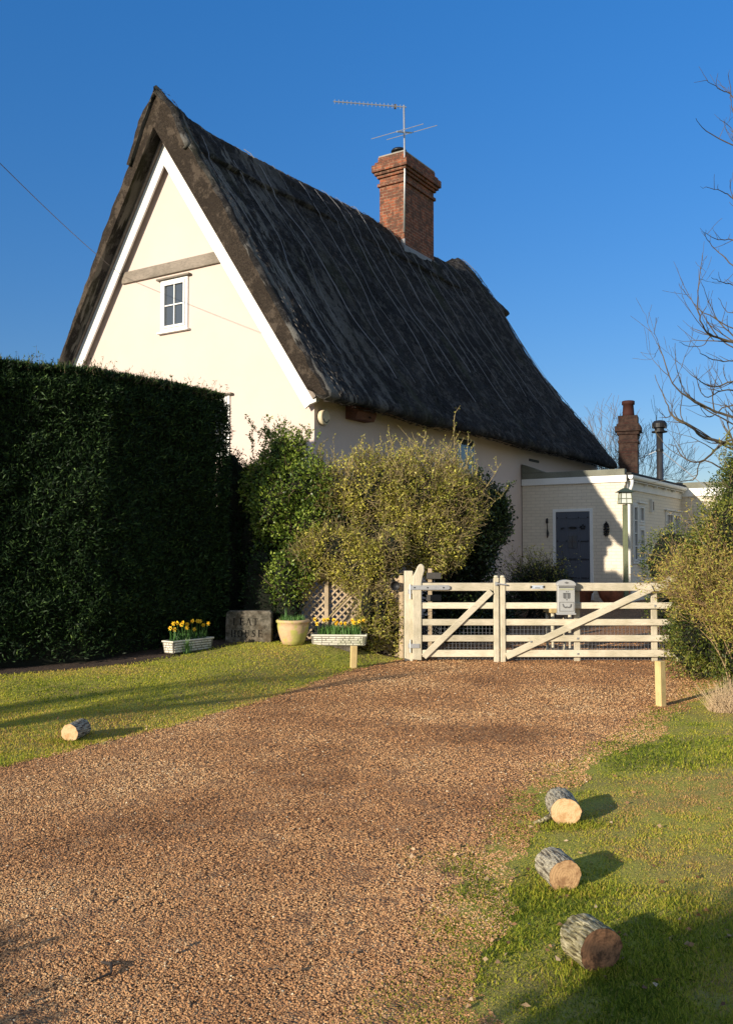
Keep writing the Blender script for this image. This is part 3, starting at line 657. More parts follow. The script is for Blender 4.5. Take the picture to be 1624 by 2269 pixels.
# ------------------------------------------------------------------ flat roofed extension
ext = empty('flat_roofed_extension', W(1.2, 9, .4), -TH, 'low flat roofed extension of cream painted brick with white fascia', 'extension')
for o in ():
    pass
def EX(m, name, mat, parent=None, **k):
    o = m.build(name, mat, parent or ext, **k)
    if parent is None: o.location = -(Matrix.Rotation(TH, 3, 'Z') @ Vector((W(1.2, 9).x - CO[0], W(1.2, 9).y - CO[1], 0))) ; o.location.z = -.4
    return o
VP, UE = 8.42, 2.49
EX(MB().prism([(.02, VP), (UE, VP), (UE, 13.4), (3.9, 13.4), (3.9, 17), (.02, 17)], .2, 3.14, 'xy'), 'wall', brick_cream)
EX(MB().box(.02, UE + .04, VP - .045, VP + .02, 3.142, 3.295), 'fascia', white, bevel=.004)
EX(MB().box(.02, UE - .0, VP - .03, VP + .12, 3.297, 3.44).box(.02, UE, VP + .12, 17, 3.2, 3.33).prism([(.02, 3.44), (.02, 3.66), (.2, 3.6), (.62, 3.442)], VP - .032, VP + .14), 'parapet', felt, bevel=.012)
EX(MB().box(UE + .002, UE + .13, VP + .05, 13.38, 3.3, 3.36), 'roof_edge', darkfelt)
g = MB()
g.box(UE + .002, UE + .12, VP + .1, 13.38, 3.165, 3.185); g.box(UE + .002, UE + .03, VP + .1, 13.38, 2.98, 3.16)
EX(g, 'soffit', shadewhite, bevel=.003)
g = MB(); n = 8
for k in range(n): pass
poly = [(UE + .13 + .055 * math.cos(R(a)), 3.27 + .075 * math.sin(R(a))) for a in range(180, 361, 20)]
g.prism(poly + [(UE + .185, 3.29), (UE + .075, 3.29)], VP - .02, 13.39); EX(g, 'gutter', white)
for k in range(6): v = VP + .5 + k * .85; EX(MB().box(UE + .03, UE + .12, v - .02, v + .02, 3.12, 3.164), 'gutter_bracket', shadewhite)
g = MB(); c0 = (UE + .14, VP + .06)
g.tube([(c0[0], c0[1], 3.2), (c0[0], c0[1], 3.08), (UE + .07, VP + .1, 2.92), (UE + .055, VP + .1, 2.8), (UE + .055, VP + .1, .45)], .036, 10); EX(g, 'downpipe', white, smooth=True)
# second projection further back
EX(MB().box(UE + .0, 3.94, 13.355, 13.398, 3.05, 3.27), 'rear_fascia', white, bevel=.004)
EX(MB().box(UE - .1, 3.96, 13.37, 13.5, 3.272, 3.43), 'rear_parapet', felt, bevel=.012)
# front door
dx0, dx1, dz0, dz1 = .86, 1.67, .47, 2.50
f = EX(MB().box(dx0 - .075, dx0, VP - .022, VP + .05, dz0, dz1 + .065).box(dx1, dx1 + .075, VP - .022, VP + .05, dz0, dz1 + .065).box(dx0, dx1, VP - .022, VP + .05, dz1, dz1 + .065), 'door_frame', white, bevel=.004)
navy = simple('navy_door_paint', (.085, .095, .12), .55, .12, 3, .15, stretch=(8, 8, 1), bdist=.004)
dr = EX(MB().box(dx0 + .003, dx1 - .003, VP - .012, VP + .04, dz0, dz1 - .003), 'door', navy)
m = MB()
for xx in (dx0 + .02, dx0 + .24, dx0 + .53, dx1 - .06): m.box(xx, xx + .045, VP - .024, VP - .0125, dz0 + .01, dz1 - .02)
for zz in (dz0 + .02, .95, 1.38, 1.80, 2.34): m.box(dx0 + .02, dx1 - .02, VP - .022, VP - .0125, zz, zz + .035)
m.build('ledges', navy, dr, bevel=.003)
m = MB()
for xx in (dx0 + .045, dx0 + .262, dx0 + .552, dx1 - .038):
    for zz in (.97, 1.4, 1.82, 2.36): MB().box(xx - .014, xx + .014, VP - .034, VP - .0245, zz - .012, zz + .014).build('stud', black, dr)
for zz in (1.41, .98): m.box(dx0 + .3, dx0 + .5, VP - .03, VP - .0225, zz - .01, zz + .006); m.box(dx0 + .6, dx1 - .07, VP - .03, VP - .0225, zz - .01, zz + .006); m.box(dx0 + .09, dx0 + .22, VP - .03, VP - .0225, zz - .01, zz + .006)
m.box(dx0 + .6, dx1 - .07, VP - .03, VP - .0225, 1.81, 1.826)
m.build('panel_line', black, dr)
m = MB(); m.box(dx0 + .30, dx0 + .51, VP - .026, VP - .013, 1.66, 1.95); gg = m.build('grille_window', pane_dark, dr)
m = MB(); m.box(dx0 + .40, dx0 + .41, VP - .034, VP - .027, 1.66, 1.95); m.box(dx0 + .30, dx0 + .51, VP - .034, VP - .0265, 1.80, 1.812); m.build('grille', simple('brown_bar', (.09, .07, .06), .6), gg)
m = MB(); m.prism([(dx0 + .3, 2.13), (dx0 + .38, 2.155), (dx0 + .5, 2.15), (dx0 + .5, 2.115), (dx0 + .38, 2.105)], VP - .04, VP - .026)
for a in range(5): t = R(90 + a * 72); m.lathe([(.001, VP - .0), (.001, VP)], (0, 0, 0), 3) if False else m.box(dx1 - .155 + .042 * math.cos(t) - .018, dx1 - .155 + .042 * math.cos(t) + .018, VP - .04, VP - .026, 2.14 + .042 * math.sin(t) - .018, 2.14 + .042 * math.sin(t) + .018)
m.box(dx1 - .23, dx1 - .19, VP - .04, VP - .026, 2.128, 2.15); m.box(dx0 + .13, dx0 + .17, VP - .04, VP - .026, 2.09, 2.13); m.box(dx0 + .165, dx0 + .21, VP - .038, VP - .026, 2.11, 2.135)
m.build('iron_fitting', black, dr)
# windows on the right-hand side
def exwin(*a, **k):
    before = set(C.objects); w_ = window(ext, *a, **k)
    w_.location = -(Matrix.Rotation(TH, 3, 'Z') @ Vector((W(1.2, 9).x - CO[0], W(1.2, 9).y - CO[1], 0))); w_.location.z = -.4; return w_
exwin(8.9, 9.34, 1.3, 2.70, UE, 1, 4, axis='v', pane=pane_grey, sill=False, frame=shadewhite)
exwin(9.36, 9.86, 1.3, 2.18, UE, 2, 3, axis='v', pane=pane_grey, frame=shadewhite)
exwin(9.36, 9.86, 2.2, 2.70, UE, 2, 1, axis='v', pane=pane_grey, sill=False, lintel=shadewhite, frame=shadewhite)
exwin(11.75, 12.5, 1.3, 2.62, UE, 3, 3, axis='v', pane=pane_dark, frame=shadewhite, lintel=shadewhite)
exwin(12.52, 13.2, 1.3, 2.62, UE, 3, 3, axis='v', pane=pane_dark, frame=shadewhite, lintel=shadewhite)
EX(MB().box(UE + .001, UE + .05, 10.38, 10.58, 2.55, 2.82).box(UE + .001, UE + .07, 10.36, 10.4, 2.53, 2.84), 'wall_vent', shadewhite, bevel=.004)
EX(MB().box(UE + .0505, UE + .056, 10.43, 10.56, 2.58, 2.79), 'vent_grille', black)
# wall ornaments
p = W(2.055, VP - .01); t_ = empty('wall_ornament', (p.x, p.y, 2.08), -TH, 'black cast iron oval ornament on the wall right of the door', 'wall ornament')
m = MB()
for i in range(14):
    t = 2 * math.pi * i / 14; q = Vector((.05 * math.cos(t), -.02, .135 * math.sin(t))); m.tube([q + Vector((-.02 * math.cos(t * 3), 0, -.02)), q, q + Vector((.02, -.005, .022))], [.012, .026, .012], 6)
m.tube([(0, -.02, -.1), (.01, -.03, 0), (0, -.02, .1)], [.012, .03, .012], 6); m.tube([(0, -.01, .13), (0, -.015, .18)], .014, 6)
m.build('wreath', black, t_, smooth=True)
p = W(.656, VP - .01); t_ = empty('iron_bell_pull', (p.x, p.y, 1.9), -TH, 'thin black iron bell pull hanging left of the door', 'bell pull')
MB().tube([(0, -.02, 0), (.01, -.02, .1), (0, -.02, .2)], [.012, .028, .012], 6).tube([(0, -.02, .2), (-.004, -.02, .34)], .01, 5).tube([(-.004, -.025, .33), (-.004, -.025, .36), (-.002, -.025, .44), (-.002, -.025, .46)], [.012, .03, .03, .012], 8).build('pull', black, t_, smooth=True)
# lantern on a green post in front of the corner
lx, ly = 5.375, 19.1; z0 = float(H(lx, ly))
la = empty('lantern_post', (lx, ly, z0), 0, 'square lantern on a weathered green post at the extension corner', 'lantern')
gp = simple('verdigris_post', (.17, .19, .11), .8, .3, 5, .3)
MB().box(-.045, .045, -.045, .045, -.05, 2.56 - z0).build('post', gp, la, bevel=.006)
zb = 2.56 - z0
hd_ = MB(); 
for sx in (-1, 1):
    for sy in (-1, 1): hd_.tube([(sx * .12, sy * .12, zb + .02), (sx * .10, sy * .10, zb + .25)], .009, 4)
for zz, e in ((.02, .12), (.12, .112), (.25, .10)):
    for a, b in (((-e, -e), (e, -e)), ((e, -e), (e, e)), ((e, e), (-e, e)), ((-e, e), (-e, -e))): hd_.tube([(a[0], a[1], zb + zz), (b[0], b[1], zb + zz)], .007, 4)
for sx, sy in ((0, -1), (1, 0), (-1, 0), (0, 1)): hd_.tube([(sx * .12, sy * .12, zb + .02), (sx * .10, sy * .10, zb + .25)], .006, 4)
hd_.build('lantern_frame', gp, la)
gl = MB(); e0, e1 = .112, .094
gl.add([(-e0, -e0, zb + .02), (e0, -e0, zb + .02), (e0, e0, zb + .02), (-e0, e0, zb + .02), (-e1, -e1, zb + .25), (e1, -e1, zb + .25), (e1, e1, zb + .25), (-e1, e1, zb + .25)], [(0, 1, 5, 4), (1, 2, 6, 5), (2, 3, 7, 6), (3, 0, 4, 7), (0, 3, 2, 1), (4, 5, 6, 7)])
gl.build('glass', frosted, la)
rf = MB(); rf.add([(-.17, -.17, zb + .255), (.17, -.17, zb + .255), (.17, .17, zb + .255), (-.17, .17, zb + .255), (-.04, -.04, zb + .34), (.04, -.04, zb + .34), (.04, .04, zb + .34), (-.04, .04, zb + .34)], [(0, 1, 5, 4), (1, 2, 6, 5), (2, 3, 7, 6), (3, 0, 4, 7), (0, 3, 2, 1), (4, 5, 6, 7)]); rf.tube([(0, 0, zb + .34), (0, 0, zb + .4)], [.02, .012], 6)
rf.build('lantern_roof', simple('dark_green_metal', (.05, .07, .05), .6), la)
# rear chimney and flue
rc = empty('rear_chimney', (6.87, 24.0, 0), R(-20), 'dark sooty brick chimney with one clay pot behind the extension', 'chimney')
m = MB(); q_ = .82; [m.box(-a * q_, a * q_, -a * q_, a * q_, b, c) for a, b, c in ((.29, .4, 4.62), (.32, 4.4, 4.47), (.34, 4.62, 4.7), (.40, 4.7, 4.84), (.35, 4.84, 4.9), (.30, 4.9, 5.12))]
m.build('stack', brick_dark, rc, bevel=.01)
MB().lathe([(.16, 5.1), (.15, 5.2), (.135, 5.42), (.165, 5.43), (.165, 5.52), (.14, 5.53), (.13, 5.5)], (0, 0, 0), 20).build('chimney_pot', simple('dark_terracotta', (.045, .013, .01), .8), rc, smooth=True)
fl = empty('flue_pipe', (7.68, 24, 0), 0, 'metal stove flue with a black cowl and stay wires', 'flue')
MB().lathe([(.085, .4), (.085, 4.75)], (0, 0, 0), 20).build('pipe', simple('stained_steel', (.09, .085, .085), .35, .3, 3, .1, metal=.7), fl, smooth=True)
MB().lathe([(.10, 4.68), (.2, 4.7), (.2, 4.73), (.12, 4.74), (.12, 4.8), (.19, 4.82), (.19, 4.93), (.14, 5.0), (.05, 5.02)], (0, 0, 0), 24).build('cowl', black, fl)
for e_ in ((-.75, .3, 3.9), (1.1, -.9, 3.0)): MB().tube([(0, 0, 4.25), e_], .012, 5).build('stay', alum, fl)
MB().lathe([(.095, 4.2), (.095, 4.26)], (0, 0, 0), 20).build('clamp_band', black, fl)

# ------------------------------------------------------------------ the gate
GY = 12.75
gh = float(H(2.4, GY))
def gz(x): return float(H(x, GY))
gp_ = empty('gate_post', (.585, GY + .1, gz(.585)), 0, 'square bleached timber gate post beside the trellis', 'gate post')
MB().box(-.06, .06, -.06, .06, -.1, 1.32 - gz(.585)).build('post', pale_v, gp_, bevel=.01)
MB().tube([(.02, -.09, .86), (.02, -.09, 1.06)], .012, 6).box(-.01, .05, -.085, -.055, .93, .99).build('hinge_pin', galv, gp_)
MB().tube([(.02, -.09, .12), (.02, -.09, .3)], .012, 6).box(-.01, .05, -.085, -.055, .18, .24).build('hinge_pin', galv, gp_)
def leaf(name, x0, label):
    return empty(name, (x0, GY, 0), 0, label, 'gate', 'pair of bleached five bar gates')
RZ = [(1.045, 1.155), (.795, .88), (.572, .659), (.347, .435), (.132, .228)]
def rails(e, a, b):
    for i, (z0, z1) in enumerate(RZ):
        j = .004 * math.sin(i * 2.1); MB().box(a, b, -.022, .022, z0 + j, z1 + j).build('rail', pale_h, e, bevel=.006)
def mesh_wire(e, a, b, z0, z1, hexa=None):
    m = MB(); r = .0022; st = .052
    x = a
    while x < b:
        if not (hexa and x < hexa): m.tube([(x, .03, z0), (x + .004 * math.sin(x * 30), .032, (z0 + z1) / 2), (x, .03, z1)], r, 3, False)
        x += st
    z = z0
    while z < z1: m.tube([(hexa or a, .03, z), ((a + b) / 2, .033, z + .006), (b, .03, z)], r, 3, False); z += st
    if hexa:
        x = a; i = 0
        while x < hexa:
            z = z0; 
            while z < z1 - .03: zz = z + (.026 if i % 2 else 0); m.tube([(x, .03, zz), (x + .026, .03, zz + .013), (x + .026, .03, zz + .039), (x + .052, .03, zz + .052)], r, 3, False); m.tube([(x + .026, .03, zz + .013), (x + .052, .03, zz)], r, 3, False); z += .052
            x += .052; i += 1
    m.build('wire_mesh', simple('wire', (.24, .25, .27), .5, .2, 20, .05, metal=.3), e)
gl_ = leaf('field_gate', .70, 'narrow left leaf of the five bar gate beside its square post')
x0 = .70
MB().prism([(-.065, .10), (.06, .09), (.06, 1.16), (.075, 1.24), (.098, 1.32), (.098, 1.38), (.07, 1.415), (.035, 1.415), (.005, 1.38), (-.03, 1.3), (-.065, 1.24)], -.04, .04).build('heel_stile', pale_v, gl_, bevel=.012)
rails(gl_, .061, 1.055)
MB().box(1.056, 1.128, -.036, .036, .045, 1.225).lathe([(.035, 0), (.034, .02), (.02, .034)], (1.092, 0, 1.225), 12).build('meeting_stile', pale_v, gl_, bevel=.012)
def brace(e, p, q, wd, y0=-.055, y1=-.024):
    p, q = Vector((p[0], 0, p[1])), Vector((q[0], 0, q[1])); d = (q - p).normalized(); n = Vector((-d.z, 0, d.x)) * wd / 2
    poly = [(v.x, v.z) for v in (p + n, q + n, q - n, p - n)]; return MB().prism(poly, y0, y1).build('brace', pale_h, e, bevel=.005)
brace(gl_, (.085, .14), (1.02, 1.04), .085)
mesh_wire(gl_, .07, 1.05, .10, .62, .28)
MB().prism([(-.1, 1.06), (-.1, 1.12), (.42, 1.125), (.45, 1.11), (.45, 1.075), (.42, 1.06)], -.052, -.044).build('hinge_strap', galv, gl_, bevel=.002)
MB().prism([(-.1, .26), (-.1, .32), (.03, .32), (.03, .26)], -.052, -.044).build('hinge_strap', galv, gl_, bevel=.002)
for xx in (-.04, .14, .36): MB().box(xx - .008, xx + .008, -.06, -.0525, 1.083, 1.099).build('bolt', black, gl_)
gr_ = leaf('field_gate', 1.84, 'wide right leaf of the five bar gate running into the bushes')
MB().box(.004, .076, -.036, .036, .04, 1.225).lathe([(.035, 0), (.034, .02), (.02, .034)], (.04, 0, 1.225), 12).build('meeting_stile', pale_v, gr_, bevel=.012)
rails(gr_, .077, 2.42)
MB().box(1.03, 1.115, .024, .06, .045, 1.04).build('upright', pale_v, gr_, bevel=.008)
MB().box(2.10, 2.185, .024, .06, .06, 1.05).build('upright', pale_v, gr_, bevel=.008)
MB().prism([(2.18, 1.157), (2.26, 1.18), (2.33, 1.24), (2.40, 1.255), (2.47, 1.22), (2.52, 1.12), (2.52, .07), (2.425, .07), (2.425, 1.157)], -.032, .032).build('heel_stile', pale_v, gr_, bevel=.012)
brace(gr_, (.08, .145), (2.1, 1.085), .09)
mesh_wire(gr_, .08, 2.3, .09, .60)
MB().tube([(-.05, -.05, 1.145), (.09, -.055, 1.13)], .011, 6).box(-.07, -.04, -.062, -.037, 1.12, 1.17).build('latch', galv, gr_)
for xx, zz in ((1.07, .39), (.42, .35), (1.07, .18), (2.14, .84)): MB().box(xx - .012, xx + .012, -.064 if xx == .42 else -.03, -.056 if xx == .42 else -.0225, zz - .012, zz + .012).build('bolt', alum, gr_)
pl = MB(); pl.box(.44, .60, -.027, -.0225, 1.075, 1.12); pl.build('maker_plate', simple('pale_blue_plate', (.5, .55, .62), .4), gr_)
pl = MB(); pl.prism([(.42, 1.08), (.46, 1.1), (.42, 1.118)], -.0285, -.024); pl.prism([(.62, 1.08), (.58, 1.1), (.62, 1.118)], -.0285, -.024); pl.box(.485, .555, -.0285, -.0272, 1.083, 1.09); pl.build('plate_mark', black, gr_)
# letterbox ---------------------------------------------------------------------------
lb = empty('letterbox', (2.735, GY - .03, .745), 0, 'grey metal letterbox with arched lid hung on the gate', 'letterbox')
def arch(w_, h0, rise, n=12): return [(-w_, 0), (w_, 0), (w_, h0)] + [(w_ * math.cos(math.pi * k / n), h0 + rise * math.sin(math.pi * k / n)) for k in range(1, n)] + [(-w_, h0)]
MB().prism(arch(.115, .385, .055), -.105, -.0).build('case', greypaint, lb, bevel=.005)
MB().box(-.128, .128, -.115, .004, -.022, .0).build('base_plinth', greypaint, lb, bevel=.004)
lid = MB(); lid.prism(arch(.128, .39, .068)[2:] + [(-.128, .378), (.128, .378)][::1], -.12, .003); 
lid = MB().prism([(.128, .375)] + [(.128 * math.cos(math.pi * k / 14), .39 + .066 * math.sin(math.pi * k / 14)) for k in range(0, 15)] + [(-.128, .375)], -.12, .003).build('lid', greypaint, lb, bevel=.004)
MB().prism([(-.035, .415), (0, .433), (.035, .415), (0, .402)], -.1235, -.1205).build('lid_rosette', greydark, lid)
MB().box(-.105, .105, -.1085, -.1055, .345, .366).build('posting_slot', greydark, lb)
MB().box(-.098, .098, -.112, -.1052, .318, .338).build('slot_flap', simple('yellowed_pewter', (.4, .4, .26), .5, .1, 14, .1), lb, bevel=.002)
dm = MB()
for (a, b, c, d) in ((-.1, .1, .148, .153), (-.1, .1, .026, .031), (-.1, -.095, .031, .148), (.095, .1, .031, .148)): dm.box(a, b, -.109, -.1052, c, d)
do_ = dm.build('collection_door', greydark, lb)
MB().prism([(-.06, .125), (-.045, .085), (-.02, .07), (.0, .078), (.03, .07), (.06, .085), (.066, .125), (.054, .125), (.048, .095), (.03, .086), (0, .094), (-.02, .086), (-.036, .096), (-.05, .128)], -.113, -.1055).build('post_horn', greydark, do_)
cr = MB(); cr.prism([(-.046, .275), (-.04, .265), (-.008, .265), (-.008, .2), (-.035, .2), (-.046, .21)], -.112, -.1055); cr.prism([(.046, .275), (.04, .265), (.008, .265), (.008, .2), (.035, .2), (.046, .21)], -.112, -.1055); cr.box(-.046, .046, -.1135, -.112 + .0065, .268, .277); cr.box(-.006, .006, -.112, -.1055, .178, .192); cr.box(-.01, .004, -.112, -.1055, .29, .3); cr.box(.02, .025, -.112, -.1055, .29, .3)
cr.build('crest', greydark, lb)
# timber stand behind the gate
st_ = empty('timber_stand', (2.80, 13.55, float(H(2.8, 13.55))), R(8), 'small wooden stand with turned legs behind the gate', 'stand')
MB().box(-.16, .2, -.16, .16, .58, .66).build('top', stake_w, st_, bevel=.01)
for sx, sy in ((-.11, -.11), (.15, -.11), (-.11, .12), (.15, .12)): MB().lathe([(.03, 0), (.035, .02), (.02, .06), (.022, .3), (.03, .42), (.025, .58)], (sx, sy, 0), 12).build('leg', pale_v, st_, smooth=True)
# stakes
def stake(x, y, h, wd, label):
    z = float(H(x, y)); e = MB().box(-wd / 2, wd / 2, -wd / 2, wd / 2, -.05, h).build('timber_stake', stake_w, None, bevel=.006); e.location = (x, y, z); tag(e, label, 'stake', 'short timber marker stakes by the driveway'); return e
stake(-.172, 12.12, .285, .08, 'short pale stake at the lawn edge under the right stone trough').rotation_euler = (0, R(1.5), R(12))
stake(3.018, 9.5, .46, .078, 'yellow square stake on the verge in front of the right bushes').rotation_euler = (0, R(-1), R(32))

# ------------------------------------------------------------------ stone sign
gsign = empty('stone_sign', (-1.645, 12.95, float(H(-1.645, 12.95)) + .02), R(-3), 'mossy upright stone block carved with a house name', 'sign')
def stone_mat():
    m, nt, o = newmat('mossy_stone'); v = coords(nt); a = noise(nt, v, 14, 6, .75); b = noise(nt, v, 5, 4)
    c = ramp(nt, a, [(.32, (.02, .017, .012)), (.48, (.09, .08, .06)), (.7, (.24, .21, .17))]).outputs[0]  # stone tones darkened to stand in for the hedge's shade on the sign
    c = mixc(nt, ramp(nt, b, [(.45, 0), (.65, .45)]).outputs[0], c, (.09, .06, .035)); finish(nt, o, c, .95, a, .8, .02); return m
M_stone = stone_mat()
mb = MB(); nx2, nz2 = 26, 18; f_ = []; vs = []
MB().prism([(-.325, -.05), (.325, -.05), (.327, .2), (.325, .39), (.30, .418), (-.27, .415), (-.315, .39), (-.328, .2)], -.06, .08).build('block', M_stone, gsign, bevel=.018, seg=3)
GLY = {  # strokes on a 1 x 1.4 cell: (x0,z0,x1,z1,width)
 'L': [(.2, 0, .2, 1.4, .2), (.05, .03, .85, .03, .07), (.05, 1.37, .38, 1.37, .06), (.85, 0, .85, .3, .07)],
 'E': [(.2, 0, .2, 1.4, .2), (.05, .03, .85, .03, .07), (.05, 1.37, .82, 1.37, .07), (.2, .72, .65, .72, .07), (.85, 0, .85, .3, .07), (.8, 1.12, .8, 1.4, .07), (.65, .58, .65, .86, .06)],
 'A': [(.12, 0, .48, 1.4, .08), (.48, 1.4, .88, 0, .2), (.25, .48, .72, .48, .07), (-.02, .03, .28, .03, .06), (.7, .03, 1.05, .03, .06)],
 'T': [(.5, 0, .5, 1.4, .2), (.02, 1.36, .98, 1.36, .08), (.05, 1.1, .05, 1.4, .07), (.95, 1.1, .95, 1.4, .07), (.32, .03, .68, .03, .06)],
 'H': [(.2, 0, .2, 1.4, .2), (.85, 0, .85, 1.4, .2), (.2, .72, .85, .72, .07), (.03, .03, .37, .03, .06), (.68, .03, 1.02, .03, .06), (.03, 1.37, .37, 1.37, .06), (.68, 1.37, 1.02, 1.37, .06)],
 'O': [(.5 + .42 * math.cos(R(a)), .7 + .68 * math.sin(R(a)), .5 + .42 * math.cos(R(a + 24)), .7 + .68 * math.sin(R(a + 24)), .2 if abs(math.cos(R(a + 12))) > .55 else .09) for a in range(0, 360, 24)],
 'U': [(.2, 1.4, .2, .45, .2), (.2, .45, .35, .1, .16), (.35, .1, .6, .05, .1), (.6, .05, .8, .3, .08), (.8, .3, .82, 1.4, .08), (.03, 1.37, .37, 1.37, .06), (.65, 1.37, .98, 1.37, .06)],
 'S': [(.75, 1.2, .5, 1.36, .09), (.5, 1.36, .22, 1.15, .13), (.22, 1.15, .3, .85, .17), (.3, .85, .68, .6, .2), (.68, .6, .75, .3, .17), (.75, .3, .5, .05, .12), (.5, .05, .15, .25, .09), (.77, 1.1, .77, 1.4, .06), (.13, 0, .13, .35, .06)]}
def letters(word, x, z, h, adv):
    m = MB(); s = h / 1.4
    for c in word:
        for (a, b, c_, d, wd) in GLY[c]:
            p, q = Vector((x + a * s, 0, z + b * s)), Vector((x + c_ * s, 0, z + d * s)); dd = (q - p).normalized(); nn_ = Vector((-dd.z, 0, dd.x)) * wd * s * .5; e = dd * .01 * s
            m.prism([(v.x, v.z) for v in (p + nn_ - e, q + nn_ + e, q - nn_ + e, p - nn_ - e)], -.0625 - .0001 * len(m.v) % .001, -.055)
        x += adv * s
    return m
inscr = simple('dark_inscription', (.01, .009, .007), 1, .2, 30, .1)
letters('LEAT', -.215, .215, .098, 1.32).build('lettering', inscr, gsign)
letters('HOUSE', -.245, .05, .098, 1.36).build('lettering', inscr, gsign)

# ------------------------------------------------------------------ pots, troughs and daffodils
def pot_mat(name, c, g, a=.45, b=.62):
    m, nt, o = newmat(name); v = coords(nt); n1 = noise(nt, v, 4.5, 4); n2 = noise(nt, v, 30, 4)
    cc = mixc(nt, ramp(nt, n1, [(a, 0), (b, .8)]).outputs[0], c, g); cc = mixc(nt, ramp(nt, n2, [(.3, .35), (.6, 0)]).outputs[0], cc, tuple(x * .5 for x in c))
    finish(nt, o, cc, .8, n2, .3, .006); return m
P0 = (-1.01, 12.72); pz = float(H(*P0))
pt_ = empty('clay_pot', (*P0, pz), 0, 'large algae stained clay pot of green shoots beside the stone sign', 'pot')
MB().lathe([(.13, 0), (.145, .005), (.17, .06), (.205, .17), (.218, .25), (.215, .29), (.232, .30), (.236, .325), (.22, .34), (.19, .335), (.185, .30), (.02, .29)], (0, 0, 0), 40).build('body', pot_mat('mossy_terracotta', (.56, .38, .22), (.40, .42, .08), .47, .55), pt_, smooth=True)
MB().lathe([(.01, .292), (.186, .292), (.186, .30), (.01, .305)], (0, 0, 0), 24).build('soil', M_soil, pt_)
def strap(n, cx, cy, z, rx, ry, h0, h1, ang=0, wd=.012, lean=.35):
    a = rng.random(n) * 2 * np.pi; q = np.sqrt(rng.random(n)); lx_, ly_ = q * rx * np.cos(a), q * ry * np.sin(a); ca_, sa_ = math.cos(ang), math.sin(ang)
    x = cx + lx_ * ca_ - ly_ * sa_; y = cy + lx_ * sa_ + ly_ * ca_; h = h0 + (h1 - h0) * rng.random(n); d = rng.standard_normal((n, 2)) * lean * .5
    P = np.stack([x, y, np.full(n, z)], 1); mid = P + np.stack([d[:, 0] * h * .35, d[:, 1] * h * .35, h * .6], 1); tip = P + np.stack([d[:, 0] * h, d[:, 1] * h, h], 1)
    b = rng.random(n) * np.pi; s = np.stack([np.cos(b), np.sin(b), 0 * b], 1) * wd / 2
    return np.stack([P - s, P + s, mid + s * .8, tip, mid - s * .8], 1).reshape(-1, 3)
V = strap(230, 0, 0, .29, .17, .17, .05, .13); npmesh('shoots', V, 5, rng.random(230), F_daf, pt_)
V = strap(7, -.11, .0, .29, .02, .02, .16, .25, lean=.15); npmesh('tall_shoots', V, 5, rng.random(7), F_daf, pt_)

M_trough = pot_mat('carved_concrete', (.66, .62, .52), (.3, .32, .17), .5, .72)
M_trough_in = pot_mat('concrete_joints', (.2, .18, .15), (.1, .12, .06), .5, .72)
def trough(x, y, rz, L, Wd, Hh, label, base=None):
    z = float(H(x, y)) if base is None else base; e = empty('stone_trough', (x, y, z), rz, label, 'planter', 'carved stone troughs of daffodils')
    t = .9; m = MB(); a, b, c, d = L / 2, Wd / 2, L / 2 * .93, Wd / 2 * .85; ti = .022
    vs = [(-c, -d, 0), (c, -d, 0), (c, d, 0), (-c, d, 0), (-a, -b, Hh), (a, -b, Hh), (a, b, Hh), (-a, b, Hh), (-a + ti, -b + ti, Hh), (a - ti, -b + ti, Hh), (a - ti, b - ti, Hh), (-a + ti, b - ti, Hh), (-a + ti, -b + ti, Hh - .03), (a - ti, -b + ti, Hh - .03), (a - ti, b - ti, Hh - .03), (-a + ti, b - ti, Hh - .03)]
    m.add(vs, [(0, 3, 2, 1), (0, 1, 5, 4), (1, 2, 6, 5), (2, 3, 7, 6), (3, 0, 4, 7), (4, 5, 9, 8), (5, 6, 10, 9), (6, 7, 11, 10), (7, 4, 8, 11), (8, 9, 13, 12), (9, 10, 14, 13), (10, 11, 15, 14), (11, 8, 12, 15), (12, 13, 14, 15)])
    m.build('box', M_trough_in, e, bevel=.006)
    m = MB(); r_ = random.Random(int(x * 100)); rows = 4   # raised stone-wall relief
    for side in (0, 1):
        for i in range(rows):
            z0_ = .012 + i * (Hh - .03) / rows; z1_ = z0_ + (Hh - .03) / rows - .009; q = -a * .9
            while q < a * .86:
                w_ = r_.uniform(.05, .14); q1 = min(q + w_, a * .9); k = (z0_ + z1_) / 2 / Hh; yy = d + (b - d) * k
                s_ = -1 if side == 0 else 1; m.box(q, q1 - .009, *( (-yy - .007, -yy + .004) if s_ < 0 else (yy - .004, yy + .007) ), z0_ + r_.uniform(0, .004), z1_); q = q1
    for i in range(rows):
        z0_ = .012 + i * (Hh - .03) / rows; z1_ = z0_ + (Hh - .03) / rows - .009; q = -b * .8; k = (z0_ + z1_) / 2 / Hh; xx = c + (a - c) * k
        while q < b * .75: q1 = min(q + r_.uniform(.04, .09), b * .8); m.box(-xx - .007, -xx + .004, q, q1 - .008, z0_, z1_); m.box(xx - .004, xx + .007, q, q1 - .008, z0_, z1_); q = q1
    for zz_ in ((Hh - .016, Hh + .004),): m.box(-a - .006, a + .006, -b - .006, -b + .018, *zz_); m.box(-a - .006, a + .006, b - .018, b + .006, *zz_); m.box(-a - .006, -a + .018, -b + .0181, b - .0181, *zz_); m.box(a - .018, a + .006, -b + .0181, b - .0181, *zz_)
    m.build('relief', M_trough, e, bevel=.003)
    MB().box(-a + ti + .001, a - ti - .001, -b + ti + .001, b - ti - .001, Hh - .029, Hh - .022).build('soil', M_soil, e); return e, z + Hh - .025
ORD = 'first second third fourth fifth sixth seventh eighth ninth tenth eleventh twelfth thirteenth fourteenth'.split()
